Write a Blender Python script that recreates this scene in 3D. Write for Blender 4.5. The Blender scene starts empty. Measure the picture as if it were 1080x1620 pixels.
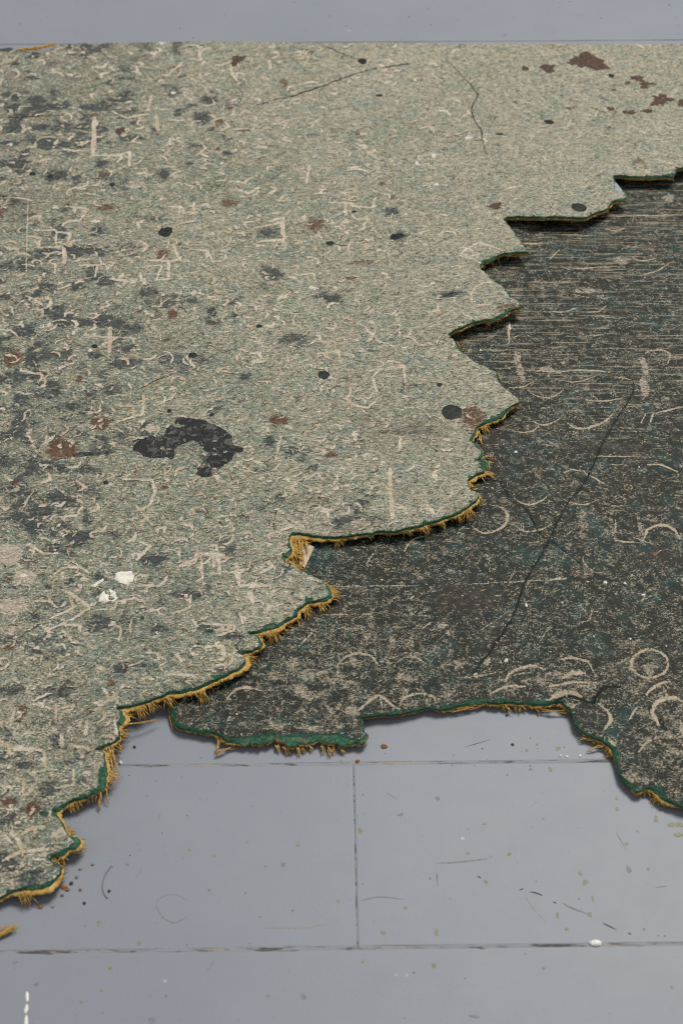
import bpy, math, random
import numpy as np
from mathutils import Vector

# ------------------------------------------------------------------ camera, world, lamps, exposure
scene = bpy.context.scene
COL = scene.collection
CAM_H = 0.508
PITCH = math.radians(46.5)            # below the horizontal
FPX = 2250.0                          # 50 mm on a 36 mm high frame of 1620 px

cam_d = bpy.data.cameras.new('camera')
cam = bpy.data.objects.new('camera', cam_d)
COL.objects.link(cam)
cam.location = (0, 0, CAM_H)
cam.rotation_euler = (math.pi / 2 - PITCH, 0, 0)
cam_d.sensor_fit = 'VERTICAL'
cam_d.sensor_height = 36.0
cam_d.sensor_width = 24.0
cam_d.lens = 50.0
cam_d.clip_start = 0.01
cam_d.clip_end = 50.0
cam_d.dof.use_dof = True
cam_d.dof.focus_distance = 0.70
cam_d.dof.aperture_fstop = 15.0
scene.camera = cam

world = bpy.data.worlds.new('World')
scene.world = world
world.use_nodes = True
bg = world.node_tree.nodes['Background']
bg.inputs[0].default_value = (0.93, 0.96, 1.0, 1)
bg.inputs[1].default_value = 0.36


def area_lamp(name, loc, target, sx, sy, watt, col):
    d = bpy.data.lights.new(name, 'AREA')
    d.shape = 'RECTANGLE'
    d.size, d.size_y, d.energy, d.color = sx, sy, watt, col
    o = bpy.data.objects.new(name, d)
    COL.objects.link(o)
    o.location = loc
    v = Vector(target) - Vector(loc)
    o.rotation_euler = v.to_track_quat('-Z', 'Y').to_euler()
    return o


area_lamp('window_light', (0.75, 1.7, 2.6), (0.0, 0.4, 0.0), 1.1, 1.0, 84.0, (1.0, 0.965, 0.885))

scene.view_settings.view_transform = 'Standard'
scene.view_settings.look = 'None'
scene.view_settings.exposure = 0.0
scene.view_settings.gamma = 1.0
scene.view_settings.use_curve_mapping = False
scene.render.engine = 'CYCLES'
scene.cycles.filter_width = 1.0

# ------------------------------------------------------------------ helpers
rng = np.random.default_rng(7)
random.seed(7)
SP, CP = math.sin(PITCH), math.cos(PITCH)


def ray(u, v, z=0.0):
    """photo pixel -> point at height z, with the depth along the axis"""
    a, b = (u - 540.0) / FPX, (810.0 - v) / FPX
    dx, dy, dz = a, CP + b * SP, -SP + b * CP
    t = (z - CAM_H) / dz
    return dx * t, dy * t, t


def to_px(x, y, z):
    ry, rz = y, z - CAM_H
    d = ry * CP - rz * SP
    up = ry * SP + rz * CP
    return 540 + FPX * x / d, 810 - FPX * up / d


def smooth(a, b, x):
    t = np.clip((x - a) / (b - a), 0, 1)
    return t * t * (3 - 2 * t)


_tab = {}


def vnoise(x, y, scale, seed):
    if seed not in _tab:
        _tab[seed] = np.random.default_rng(1000 + seed).random((256, 256))
    T = _tab[seed]
    fx, fy = np.asarray(x) * scale + 91.3, np.asarray(y) * scale + 47.7
    ix, iy = np.floor(fx).astype(int), np.floor(fy).astype(int)
    tx, ty = fx - ix, fy - iy
    tx, ty = tx * tx * (3 - 2 * tx), ty * ty * (3 - 2 * ty)
    g = lambda i, j: T[i & 255, j & 255]
    return ((g(ix, iy) * (1 - tx) + g(ix + 1, iy) * tx) * (1 - ty)
            + (g(ix, iy + 1) * (1 - tx) + g(ix + 1, iy + 1) * tx) * ty)


def fbm(x, y, scale, seed, octs=3):
    r, a, tot = 0, 1.0, 0
    for k in range(octs):
        r = r + a * vnoise(x, y, scale * 2 ** k, seed + k)
        tot += a
        a *= 0.5
    return r / tot


def link(name, mesh, mat=None, parent=None):
    o = bpy.data.objects.new(name, mesh)
    COL.objects.link(o)
    if mat:
        mesh.materials.append(mat)
    if parent:
        o.parent = parent
    return o


def empty(name, label, cat, loc=(0, 0, 0), group=None):
    o = bpy.data.objects.new(name, None)
    COL.objects.link(o)
    o.location = loc
    o.empty_display_size = 0.01
    tag(o, label, cat, group)
    return o


def tag(o, label, cat, group=None):
    o['label'] = label
    o['category'] = cat
    if group:
        o['group'] = group
    return o


def adopt(child, parent):
    """parent while keeping world coordinates in the mesh"""
    child.parent = parent
    child.matrix_parent_inverse = parent.matrix_basis.inverted()
    return child


def mesh_from(name, verts, faces, smooth_shade=True):
    m = bpy.data.meshes.new(name)
    m.from_pydata([tuple(map(float, v)) for v in verts], [], faces)
    m.update()
    if smooth_shade:
        m.polygons.foreach_set('use_smooth', [True] * len(m.polygons))
    return m


# ------------------------------------------------------------------ material nodes
class NT:
    def __init__(self, name):
        self.m = bpy.data.materials.new(name)
        self.m.use_nodes = True
        self.t = self.m.node_tree
        self.b = self.t.nodes['Principled BSDF']
        self.co = self.t.nodes.new('ShaderNodeTexCoord').outputs['Object']

    def _set(self, sock, v):
        if isinstance(v, bpy.types.NodeSocket):
            self.t.links.new(v, sock)
        elif isinstance(v, (tuple, list)) and len(v) == 3 and sock.type == 'RGBA':
            sock.default_value = (*v, 1)
        else:
            sock.default_value = v

    def map(self, scale=(1, 1, 1), rot=0.0, src=None):
        n = self.t.nodes.new('ShaderNodeMapping')
        self._set(n.inputs[0], src or self.co)
        n.inputs['Scale'].default_value = scale
        n.inputs['Rotation'].default_value = (0, 0, rot)
        return n.outputs[0]

    def noise(self, scale, detail=3, rough=0.55, dist=0.0, src=None, color=False):
        n = self.t.nodes.new('ShaderNodeTexNoise')
        self._set(n.inputs['Vector'], src or self.co)
        n.inputs['Scale'].default_value = scale
        n.inputs['Detail'].default_value = detail
        n.inputs['Roughness'].default_value = rough
        n.inputs['Distortion'].default_value = dist
        return n.outputs['Color' if color else 'Fac']

    def voro(self, scale, feature='F1', src=None, out='Distance'):
        n = self.t.nodes.new('ShaderNodeTexVoronoi')
        n.feature = feature
        self._set(n.inputs['Vector'], src or self.co)
        n.inputs['Scale'].default_value = scale
        return n.outputs[out]

    def math(self, op, a, b=0.0, c=0.0, clamp=False):
        n = self.t.nodes.new('ShaderNodeMath')
        n.operation = op
        n.use_clamp = clamp
        for i, v in enumerate((a, b, c)):
            self._set(n.inputs[i], v)
        return n.outputs[0]

    def rng(self, x, a, b, lo=0.0, hi=1.0):
        n = self.t.nodes.new('ShaderNodeMapRange')
        n.interpolation_type = 'SMOOTHSTEP'
        for i, v in enumerate((x, a, b, lo, hi)):
            self._set(n.inputs[i], v)
        return n.outputs[0]

    def mix(self, f, a, b):
        n = self.t.nodes.new('ShaderNodeMix')
        n.data_type = 'RGBA'
        self._set(n.inputs[0], f)
        self._set(n.inputs[6], a)
        self._set(n.inputs[7], b)
        return n.outputs[2]

    def attr(self, name):
        n = self.t.nodes.new('ShaderNodeAttribute')
        n.attribute_name = name
        return n.outputs['Fac']

    def mul(self, a, b):
        return self.math('MULTIPLY', a, b)

    def ridge(self, scale, w, src=None, dist=0.0, detail=1, thin=0.5):
        """thin winding lines: the level set of a noise"""
        n = self.noise(scale, detail, 0.5, dist, src)
        d = self.math('ABSOLUTE', self.math('SUBTRACT', n, thin))
        return self.rng(d, w, w * 0.35)

    def bump(self, h, strength=1.0, dist=0.001, normal=None):
        n = self.t.nodes.new('ShaderNodeBump')
        n.inputs['Strength'].default_value = strength
        n.inputs['Distance'].default_value = dist
        self._set(n.inputs['Height'], h)
        if normal:
            self._set(n.inputs['Normal'], normal)
        return n.outputs[0]

    def done(self, color, rough=0.6, normal=None, spec=None):
        self._set(self.b.inputs['Base Color'], color)
        self._set(self.b.inputs['Roughness'], rough)
        if normal:
            self._set(self.b.inputs['Normal'], normal)
        if spec is not None:
            self._set(self.b.inputs['Specular IOR Level'], spec)
        return self.m


def mat_light():
    n = NT('worn_pale_linoleum')
    flat = n.map((1, 1.75, 1))
    vm = n.t.nodes.new('ShaderNodeVectorMath')
    vm.operation = 'MULTIPLY_ADD'
    n._set(vm.inputs[0], n.noise(260, 2, 0.5, 0, None, True))
    vm.inputs[1].default_value = (0.006, 0.004, 0)
    n._set(vm.inputs[2], flat)
    wv = vm.outputs[0]
    low = n.noise(45, 4, 0.6)
    mid = n.noise(190, 4, 0.65, 0.3)
    fine = n.noise(1500, 3, 0.7)
    fl = n.noise(620, 4, 0.72, 0.5, flat)
    fl2 = n.noise(310, 4, 0.75, 1.5, n.map((1, 2.2, 1), 0.1))
    warm, dens = n.attr('warm'), n.attr('dens')
    base = n.mix(n.rng(low, 0.3, 0.7), (0.158, 0.205, 0.140), (0.26, 0.285, 0.19))
    base = n.mix(n.rng(mid, 0.46, 0.62), base, (0.115, 0.15, 0.122))
    gw = n.rng(warm, 0.0, 0.8, 0.30, 1.0)
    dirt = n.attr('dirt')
    base = n.mix(n.mul(dirt, n.rng(low, 0.3, 0.7, 0.5, 1.0)), base, (0.105, 0.115, 0.085))  # darkens the base for dirt and for a vignette painted into the colour
    base = n.mix(n.mul(warm, n.rng(mid, 0.25, 0.7, 1.0, 0.4)), base, (0.35, 0.318, 0.235))
    hb = n.noise(75, 4, 0.65, 0.6)
    base = n.mix(n.rng(hb, 0.47, 0.61, 0, 0.8), base, (0.125, 0.20, 0.165))
    base = n.mix(n.rng(n.noise(95, 4, 0.65, 0.6, n.map((1, 1, 1), 1.1)), 0.52, 0.66, 0, 0.7), base, (0.255, 0.24, 0.135))
    base = n.mix(n.rng(n.noise(60, 4, 0.7, 0.6, n.map((1, 1, 1), 2.1)), 0.54, 0.66, 0, 0.55), base, (0.36, 0.32, 0.26))
    # mottled grain: pale worn crests and dark pits
    base = n.mix(n.mul(n.rng(fl, 0.50, 0.60, 0, 0.6), gw), base, (0.52, 0.48, 0.395))
    base = n.mix(n.rng(fl, 0.45, 0.37, 0, 0.75), base, (0.048, 0.053, 0.040))
    base = n.mix(n.mul(n.rng(fl2, 0.53, 0.63, 0, 0.8), gw), base, (0.53, 0.50, 0.39))
    base = n.mix(n.rng(fl2, 0.43, 0.35, 0, 0.9), base, (0.034, 0.038, 0.032))
    # winding pale fibres at three sizes
    f1 = n.mul(n.ridge(210, 0.026, wv, 1.2), n.rng(n.noise(240, 2), 0.42, 0.52))
    f2 = n.mul(n.ridge(430, 0.045, wv, 0.9), n.rng(n.noise(420, 2, 0.5, 0, flat), 0.40, 0.52))
    f3 = n.mul(n.ridge(330, 0.03, wv, 1.0, 1, 0.56), n.rng(n.noise(410, 2, 0.5, 0, wv), 0.56, 0.46))
    dk = n.mul(n.ridge(400, 0.034, wv, 0.9, 1, 0.44), n.rng(n.noise(330, 2), 0.40, 0.54))
    c = n.mix(n.mul(dk, 0.85), base, (0.03, 0.032, 0.028))
    c = n.mix(n.mul(f2, 0.75), c, (0.68, 0.62, 0.50))
    c = n.mix(n.mul(f3, 0.8), c, (0.68, 0.60, 0.475))
    c = n.mix(n.mul(n.mul(f1, dens), 0.9), c, (0.66, 0.57, 0.455))
    g = n.math('SUBTRACT', fl, 0.5)
    gf = n.math('SUBTRACT', n.noise(1000, 3, 0.7, 0.3, flat), 0.5)
    g2 = n.math('SUBTRACT', n.noise(380, 6, 0.82, 1.0, flat), 0.5)

    def grain(a, amt, lo=0.35, hi=0.65, gg=None):
        return n.rng(n.math('MULTIPLY_ADD', gg or g, amt, a), lo, hi)
    blot = n.attr('blot')
    c = n.mix(n.mul(grain(blot, 2.9, 0.27, 0.62, g2), 0.93), c, n.mix(n.rng(fl, 0.4, 0.6), (0.024, 0.033, 0.038), (0.072, 0.088, 0.092)))
    c = n.mix(n.mul(grain(n.attr('haze'), 2.6), 0.6), c, (0.12, 0.095, 0.08))
    rust = n.mul(n.attr('rust'), 0.80)
    c = n.mix(n.mul(grain(rust, 4.6, 0.34, 0.62, g2), 0.9), c, n.mix(n.rng(fine, 0.35, 0.65), (0.055, 0.026, 0.016), (0.19, 0.085, 0.048)))
    st = n.attr('stroke')
    stc = n.mix(n.rng(fine, 0.3, 0.7), (0.56, 0.46, 0.35), (0.80, 0.72, 0.60))
    stc = n.mix(n.rng(n.noise(70, 2), 0.52, 0.62, 0, 0.6), stc, (0.46, 0.39, 0.22))
    stc = n.mix(n.rng(n.noise(85, 2, 0.5, 0, n.map((1, 1, 1), 0.9)), 0.54, 0.64, 0, 0.6), stc, (0.58, 0.42, 0.32))
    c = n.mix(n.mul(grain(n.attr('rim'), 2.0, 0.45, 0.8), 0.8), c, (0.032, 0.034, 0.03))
    c = n.mix(n.mul(grain(st, 2.2, 0.36, 0.66, gf), 0.92), c, stc)
    c = n.mix(grain(n.attr('patch'), 2.0, 0.35, 0.62), c, n.mix(n.rng(fl, 0.42, 0.58), (0.38, 0.315, 0.24), (0.58, 0.51, 0.415)))
    c = n.mix(grain(n.attr('edge'), 2.4, 0.46, 0.72), c, (0.022, 0.085, 0.048))
    c = n.mix(grain(n.attr('crack'), 1.8, 0.42, 0.66, gf), c, (0.010, 0.011, 0.010))
    c = n.mix(grain(n.mul(n.attr('white'), 0.8), 1.8, 0.38, 0.58), c, (0.76, 0.74, 0.68))
    sp = n.mul(n.rng(n.voro(260), 0.16, 0.10), n.rng(n.noise(150, 1), 0.62, 0.68))
    c = n.mix(n.mul(sp, 0.6), c, (0.72, 0.68, 0.58))
    h = n.math('ADD', n.mul(fl, 0.8), n.mul(f2, 0.3))
    h = n.math('ADD', h, n.mul(fl2, 0.8))
    h = n.math('SUBTRACT', h, n.mul(dk, 0.7))
    h = n.math('ADD', h, n.mul(mid, 0.5))
    return n.done(c, n.rng(fl, 0.35, 0.65, 0.55, 0.75), n.bump(h, 1.0, 0.00055), 0.25)


def mat_dark():
    n = NT('worn_dark_linoleum')
    flat = n.map((1, 1.4, 1))
    streak = n.map((0.05, 1.0, 1), math.radians(0.6))
    vm = n.t.nodes.new('ShaderNodeVectorMath')
    vm.operation = 'MULTIPLY_ADD'
    n._set(vm.inputs[0], n.noise(220, 2, 0.5, 0, None, True))
    vm.inputs[1].default_value = (0.005, 0.004, 0)
    n._set(vm.inputs[2], flat)
    wv = vm.outputs[0]
    low = n.noise(38, 4, 0.6)
    mid = n.noise(150, 4, 0.6, 0.3)
    fine = n.noise(1300, 3, 0.7)
    fl = n.noise(700, 4, 0.75, 0.4, flat)
    base = n.mix(n.rng(low, 0.36, 0.66), (0.007, 0.015, 0.0125), (0.014, 0.0145, 0.010))
    base = n.mix(n.rng(n.noise(70, 4, 0.6), 0.50, 0.68, 0, 0.85), base, (0.010, 0.040, 0.038))
    base = n.mix(n.rng(n.noise(55, 3, 0.6, 0.5), 0.58, 0.75, 0, 0.7), base, (0.045, 0.032, 0.024))
    base = n.mix(n.rng(fine, 0.50, 0.64, 0, 0.35), base, (0.07, 0.074, 0.058))
    wear = n.attr('wear')
    # powdery speckle, thicker where the sheet is worn
    sc = n.math('ADD', n.mul(wear, 0.24), n.math('SUBTRACT', n.mul(mid, 1.0), 0.565))
    s1 = n.rng(n.math('ADD', fl, sc), 0.63, 0.73)
    spc = n.mix(n.rng(fine, 0.35, 0.65), (0.15, 0.132, 0.092), (0.48, 0.42, 0.32))
    c = n.mix(n.mul(s1, 0.85), base, spc)
    m2 = n.rng(n.math('ADD', n.noise(300, 2), n.mul(wear, 0.12)), 0.46, 0.58)
    f1 = n.mul(n.ridge(520, 0.03, wv, 0.5), m2)
    f2 = n.mul(n.ridge(300, 0.016, wv, 0.8, 1, 0.55), n.rng(n.noise(260, 2), 0.50, 0.60))
    c = n.mix(n.mul(f1, 0.75), c, (0.46, 0.41, 0.32))
    c = n.mix(n.mul(f2, 0.75), c, (0.42, 0.37, 0.29))
    # long scuffs along x
    lines = n.attr('lines')
    l1 = n.rng(n.noise(800, 2, 0.6, 0, streak), 0.56, 0.64)
    lm = n.rng(n.math('ADD', n.mul(n.noise(90, 4, 0.7), 0.9), n.mul(lines, 0.46)), 0.58, 0.82)
    l2 = n.rng(n.noise(330, 2, 0.6, 0, streak), 0.61, 0.67)
    lf = n.rng(fl, 0.36, 0.52)
    c = n.mix(n.mul(n.mul(n.mul(l1, lm), lf), 0.8), c, (0.34, 0.30, 0.225))
    c = n.mix(n.mul(n.mul(n.mul(l2, lm), lf), 0.35), c, (0.30, 0.25, 0.18))
    g = n.math('SUBTRACT', fl, 0.5)
    gf = n.math('SUBTRACT', n.noise(1000, 3, 0.7, 0.3, flat), 0.5)

    def grain(a, amt, lo=0.35, hi=0.65, gg=None):
        return n.rng(n.math('MULTIPLY_ADD', gg or g, amt, a), lo, hi)
    c = n.mix(n.mul(grain(n.attr('haze'), 2.6), 0.65), c, (0.034, 0.025, 0.02))
    pt = n.mul(n.attr('patch'), 0.72)
    c = n.mix(n.mul(grain(pt, 2.6, 0.36, 0.66), 0.9), c, n.mix(n.rng(fine, 0.3, 0.7), (0.27, 0.23, 0.18), (0.47, 0.41, 0.33)))
    st = n.attr('stroke')
    stc = n.mix(n.rng(fine, 0.3, 0.7), (0.36, 0.28, 0.19), (0.55, 0.475, 0.36))
    c = n.mix(n.mul(grain(st, 2.4, 0.38, 0.66, gf), 0.9), c, stc)
    c = n.mix(grain(n.attr('edge'), 2.4, 0.46, 0.72), c, (0.014, 0.07, 0.042))
    c = n.mix(grain(n.attr('crack'), 1.4, 0.44, 0.70, gf), c, (0.005, 0.006, 0.005))
    c = n.mix(grain(n.mul(n.attr('white'), 0.8), 1.8, 0.40, 0.6), c, (0.70, 0.68, 0.61))
    sp = n.mul(n.rng(n.voro(240), 0.15, 0.09), n.rng(n.noise(120, 1), 0.60, 0.66))
    c = n.mix(n.mul(sp, 0.7), c, (0.48, 0.45, 0.36))
    h = n.math('ADD', n.mul(fl, 0.7), n.mul(s1, 0.2))
    h = n.math('ADD', h, n.mul(mid, 0.5))
    return n.done(c, n.rng(fl, 0.3, 0.7, 0.45, 0.62), n.bump(h, 1.0, 0.0005), 0.2)


def mat_core():
    n = NT('green_linoleum_core')
    a = n.noise(700, 4, 0.7)
    b = n.noise(160, 3, 0.6)
    c = n.mix(n.rng(a, 0.35, 0.7), (0.016, 0.072, 0.042), (0.045, 0.155, 0.085))
    c = n.mix(n.rng(b, 0.55, 0.75, 0, 0.7), c, (0.012, 0.04, 0.03))
    c = n.mix(n.rng(n.noise(420, 3, 0.7), 0.58, 0.68, 0, 0.6), c, (0.15, 0.24, 0.14))
    c = n.mix(n.rng(n.noise(300, 3, 0.7), 0.56, 0.64, 0, 0.6), c, (0.20, 0.19, 0.12))
    return n.done(c, 0.75, n.bump(a, 1.0, 0.0004), 0.3)


def mat_jute(name='jute_fibre', k=1.0):
    n = NT(name)
    a = n.noise(1400, 3, 0.7)
    b = n.noise(120, 3, 0.6)
    c = n.mix(n.rng(a, 0.3, 0.7), (0.23 * k, 0.13 * k, 0.026 * k), (0.50 * k, 0.325 * k, 0.105 * k))
    c = n.mix(n.rng(b, 0.5, 0.75, 0, 0.7), c, (0.27 * k, 0.12 * k, 0.018 * k))
    c = n.mix(n.rng(n.noise(210, 2), 0.58, 0.72, 0, 0.6), c, (0.52 * k, 0.40 * k, 0.20 * k))
    return n.done(c, 0.8, n.bump(a, 1.0, 0.0003), 0.2)


def mat_floor():
    n = NT('grey_floor_paint')
    low = n.noise(9, 4, 0.6)
    mid = n.noise(60, 4, 0.6)
    brush = n.noise(140, 3, 0.55, 0.2, n.map((0.16, 1, 1)))
    fine = n.noise(900, 2, 0.6)
    c = n.mix(n.rng(low, 0.3, 0.7), (0.222, 0.240, 0.280), (0.238, 0.254, 0.292))
    c = n.mix(n.rng(mid, 0.45, 0.75, 0, 0.15), c, (0.215, 0.230, 0.268))
    c = n.mix(n.rng(n.noise(24, 4, 0.65), 0.56, 0.74, 0, 0.12), c, (0.235, 0.246, 0.278))
    d = n.mul(n.rng(n.voro(120), 0.12, 0.05), n.rng(n.noise(60, 1), 0.55, 0.64))
    c = n.mix(n.mul(d, 0.65), c, (0.14, 0.13, 0.115))
    w = n.mul(n.rng(n.voro(95, 'F1', n.map((1, 1, 1), 0.7)), 0.085, 0.04), n.rng(n.noise(48, 1), 0.58, 0.66))
    c = n.mix(n.mul(w, 0.6), c, (0.55, 0.55, 0.55))
    h = n.math('ADD', n.mul(brush, 0.4), n.mul(mid, 0.05))
    h = n.math('ADD', h, n.mul(fine, 0.2))
    c = n.mix(n.rng(n.noise(300, 5, 0.75), 0.56, 0.74, 0, 0.28), c, (0.17, 0.178, 0.196))
    c = n.mix(n.rng(n.noise(33, 5, 0.7, 0.4, n.map((0.5, 1, 1))), 0.56, 0.72, 0, 0.22), c, (0.20, 0.205, 0.22))
    rough = n.rng(mid, 0.3, 0.7, 0.46, 0.48)
    return n.done(c, rough, n.bump(h, 0.5, 0.0004), 0.3)


def mat_seam():
    n = NT('grimy_seam_filler')
    a = n.noise(220, 4, 0.7, 0, n.map((0.25, 1.6, 1)))
    b = n.noise(60, 3, 0.6, 0, n.map((0.4, 1, 1)))
    c = n.mix(n.rng(a, 0.40, 0.50), (0.075, 0.07, 0.066), (0.25, 0.26, 0.285))
    c = n.mix(n.rng(b, 0.50, 0.64, 0, 0.75), c, (0.34, 0.285, 0.225))
    c = n.mix(n.rng(n.noise(90, 3, 0.6, 0, n.map((0.3, 1, 1), 0, None)), 0.58, 0.68, 0, 0.8), c, (0.09, 0.08, 0.07))
    return n.done(c, 0.7, n.bump(a, 1.0, 0.0005), 0.3)


def mat_plain(name, col, rough=0.6, var=0.35, scale=500, spec=0.4, bump=0.0002):
    n = NT(name)
    a = n.noise(scale, 3, 0.65)
    dk = tuple(x * (1 - var) for x in col)
    lt = tuple(min(1, x * (1 + var)) for x in col)
    return n.done(n.mix(n.rng(a, 0.3, 0.7), dk, lt), rough, n.bump(a, 0.8, bump), spec)


def mat_blackpaint():
    n = NT('worn_black_paint')
    a = n.noise(260, 5, 0.7, 0.6)
    f = n.noise(1100, 3, 0.7)
    c = n.mix(n.rng(f, 0.4, 0.7), (0.014, 0.015, 0.017), (0.032, 0.033, 0.036))
    c = n.mix(n.rng(a, 0.52, 0.62, 0, 0.85), c, (0.105, 0.108, 0.10))
    e = n.mul(n.ridge(210, 0.012, None, 0.8), n.rng(n.noise(150, 2), 0.5, 0.6))
    c = n.mix(n.mul(e, 0.85), c, (0.42, 0.38, 0.31))
    c = n.mix(n.rng(n.noise(420, 3, 0.7), 0.68, 0.74), c, (0.45, 0.42, 0.36))
    return n.done(c, n.rng(a, 0.3, 0.7, 0.45, 0.65), n.bump(f, 0.6, 0.0003), 0.15)


M = dict(light=mat_light(), dark=mat_dark(), core=mat_core(), jute=mat_jute('jute_fibre', 1.35), jute2=mat_jute('dry_jute_fibre', 1.05),
         floor=mat_floor(), seam=mat_seam(), black=mat_blackpaint(),
         drip=mat_plain('dark_green_black_paint', (0.017, 0.021, 0.018), 0.5, 0.6, 500, 0.15),
         brown=mat_plain('brown_paint', (0.075, 0.044, 0.03), 0.6, 0.75, 700, 0.2),
         plaster=mat_plain('white_plaster', (0.72, 0.69, 0.61), 0.85, 0.15, 420, 0.3, 0.0005),
         olive=mat_plain('olive_paint', (0.215, 0.20, 0.115), 0.55, 0.25, 600),
         speck=mat_plain('dark_dirt', (0.05, 0.045, 0.04), 0.8, 0.4, 600),
         scuff=mat_plain('grey_scuff', (0.165, 0.168, 0.18), 0.6, 0.25, 900),
         tan=mat_plain('tan_scratch', (0.26, 0.24, 0.19), 0.6, 0.25, 900),
         brownscuff=mat_plain('brown_scuff', (0.205, 0.203, 0.212), 0.7, 0.25, 900),
         white=mat_plain('white_paint', (0.74, 0.73, 0.70), 0.6, 0.1, 500),
         paper=mat_plain('old_paper', (0.46, 0.37, 0.27), 0.85, 0.2, 400),
         crumb=mat_plain('orange_brown_crumb', (0.27, 0.13, 0.05), 0.85, 0.4, 900),
         chipgreen=mat_plain('pale_green_chip', (0.20, 0.27, 0.15), 0.8, 0.35, 700),
         sub=mat_plain('dark_subfloor', (0.03, 0.027, 0.024), 0.9, 0.3, 40))

# ------------------------------------------------------------------ traced outlines (photo pixels, projected on to the sheets)
LIGHT_EDGE = [(1240, 258), (1120, 262), (1080, 264), (1070, 265), (1069, 273), (1064, 278), (1040, 278), (1022, 278), (995, 278),
    (972, 277), (969, 282), (977, 291), (985, 301), (989, 308), (990, 313), (985, 316), (974, 317), (966, 319), (963, 326), (961, 330),
    (947, 333), (936, 338), (924, 343), (911, 344), (886, 342), (860, 343), (836, 342), (815, 341), (802, 342), (798, 346), (803, 353),
    (808, 360), (815, 370), (822, 379), (829, 388), (834, 395), (836, 399), (829, 398), (818, 398), (801, 400), (786, 402), (775, 408), (764, 413),
    (760, 418), (761, 425), (770, 434), (783, 445), (794, 452), (801, 460), (808, 469), (818, 474), (823, 480), (822, 485),
    (808, 488), (794, 496), (779, 503), (764, 505), (747, 510), (731, 517), (716, 523), (709, 528), (713, 533), (718, 537), (725, 550),
    (738, 561), (753, 572), (771, 580), (784, 588), (787, 600), (795, 611), (808, 621), (817, 628), (820, 633), (818, 638), (810, 640),
    (801, 648), (794, 655), (779, 662), (764, 668), (754, 674), (750, 685), (743, 696), (751, 702), (760, 711), (762, 718), (756, 726), (766, 728),
    (768, 735), (757, 739), (766, 745), (751, 750), (740, 757), (740, 766), (745, 773), (754, 778), (757, 783), (755, 788), (747, 793),
    (740, 800), (723, 810), (707, 816), (689, 823), (657, 832), (624, 838), (592, 841), (560, 845), (527, 849), (511, 849), (491, 845),
    (472, 843), (461, 843), (457, 854), (459, 868), (446, 879), (451, 888), (461, 893), (480, 904), (498, 911), (511, 918), (517, 925),
    (520, 934), (521, 941), (513, 946), (498, 949), (487, 950), (478, 958), (470, 964), (468, 971), (457, 978), (441, 986), (424, 991),
    (409, 996), (393, 1001), (407, 1006), (411, 1014), (411, 1022), (400, 1028), (383, 1030), (386, 1038), (388, 1045), (381, 1054),
    (362, 1063), (343, 1073), (318, 1083), (294, 1090), (270, 1095), (246, 1104), (227, 1110), (208, 1115), (185, 1118), (190, 1124), (192, 1134),
    (185, 1143), (188, 1156), (188, 1165), (178, 1173), (166, 1179), (152, 1185), (165, 1190), (167, 1206), (164, 1223), (158, 1240), (150, 1252),
    (135, 1260), (108, 1267), (96, 1274), (82, 1281), (91, 1293), (98, 1303), (104, 1315), (114, 1324), (119, 1331), (112, 1337), (101, 1342),
    (84, 1350), (77, 1357), (91, 1362), (98, 1369), (95, 1377), (91, 1386), (82, 1393), (70, 1397), (53, 1399), (36, 1402), (22, 1409),
    (0, 1418), (-40, 1430), (-90, 1440), (-150, 1300), (-160, 800), (-170, 78), (-60, 75), (0, 76), (16, 74), (25, 81), (60, 82), (82, 76), (90, 70),
    (120, 68), (200, 67), (300, 65), (400, 65), (540, 67), (700, 68), (900, 69), (1080, 69), (1240, 70)]
DARK_EDGE = [(268, 1112), (270, 1116), (275, 1129), (280, 1143), (286, 1150), (308, 1153), (334, 1156), (350, 1163), (360, 1170), (380, 1168),
    (405, 1166), (431, 1164), (455, 1166), (477, 1166), (503, 1164), (532, 1163), (548, 1169), (567, 1171), (580, 1164), (582, 1159), (574, 1156),
    (575, 1145), (574, 1138), (566, 1135), (581, 1133), (608, 1130), (632, 1127), (656, 1123), (675, 1118), (695, 1121), (709, 1119), (733, 1113),
    (752, 1106), (765, 1106), (774, 1110), (802, 1110), (835, 1110), (863, 1112), (877, 1108), (888, 1108), (891, 1114), (902, 1122), (906, 1129), (910, 1146), (921, 1157),
    (938, 1165), (952, 1168), (966, 1179), (973, 1190), (977, 1210), (981, 1226), (991, 1238), (1008, 1249), (1022, 1244), (1032, 1244), (1042, 1250), (1052, 1262), (1066, 1269),
    (1079, 1275), (1150, 1300), (1250, 1310), (1250, 900), (1250, 225), (1000, 225), (880, 250), (740, 330), (670, 470), (640, 640), (640, 700),
    (420, 790), (390, 900), (330, 1000), (270, 1060), (256, 1095)]

T_CORE, T_JUTE = 0.0012, 0.0020
T_ALL = T_CORE + T_JUTE


def dark_height(x, y):
    """top of the dark sheet"""
    return 0.0042 + 0.0012 * fbm(x, y, 14, 21, 2) + 0.0004 * vnoise(x, y, 55, 33)


def seg_resample(p, step):
    out = []
    n = len(p)
    for i in range(n):
        a, b = np.array(p[i]), np.array(p[(i + 1) % n])
        k = max(1, int(np.linalg.norm(b - a) / step))
        for j in range(k):
            out.append(a + (b - a) * j / k)
    return np.array(out)


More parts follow.
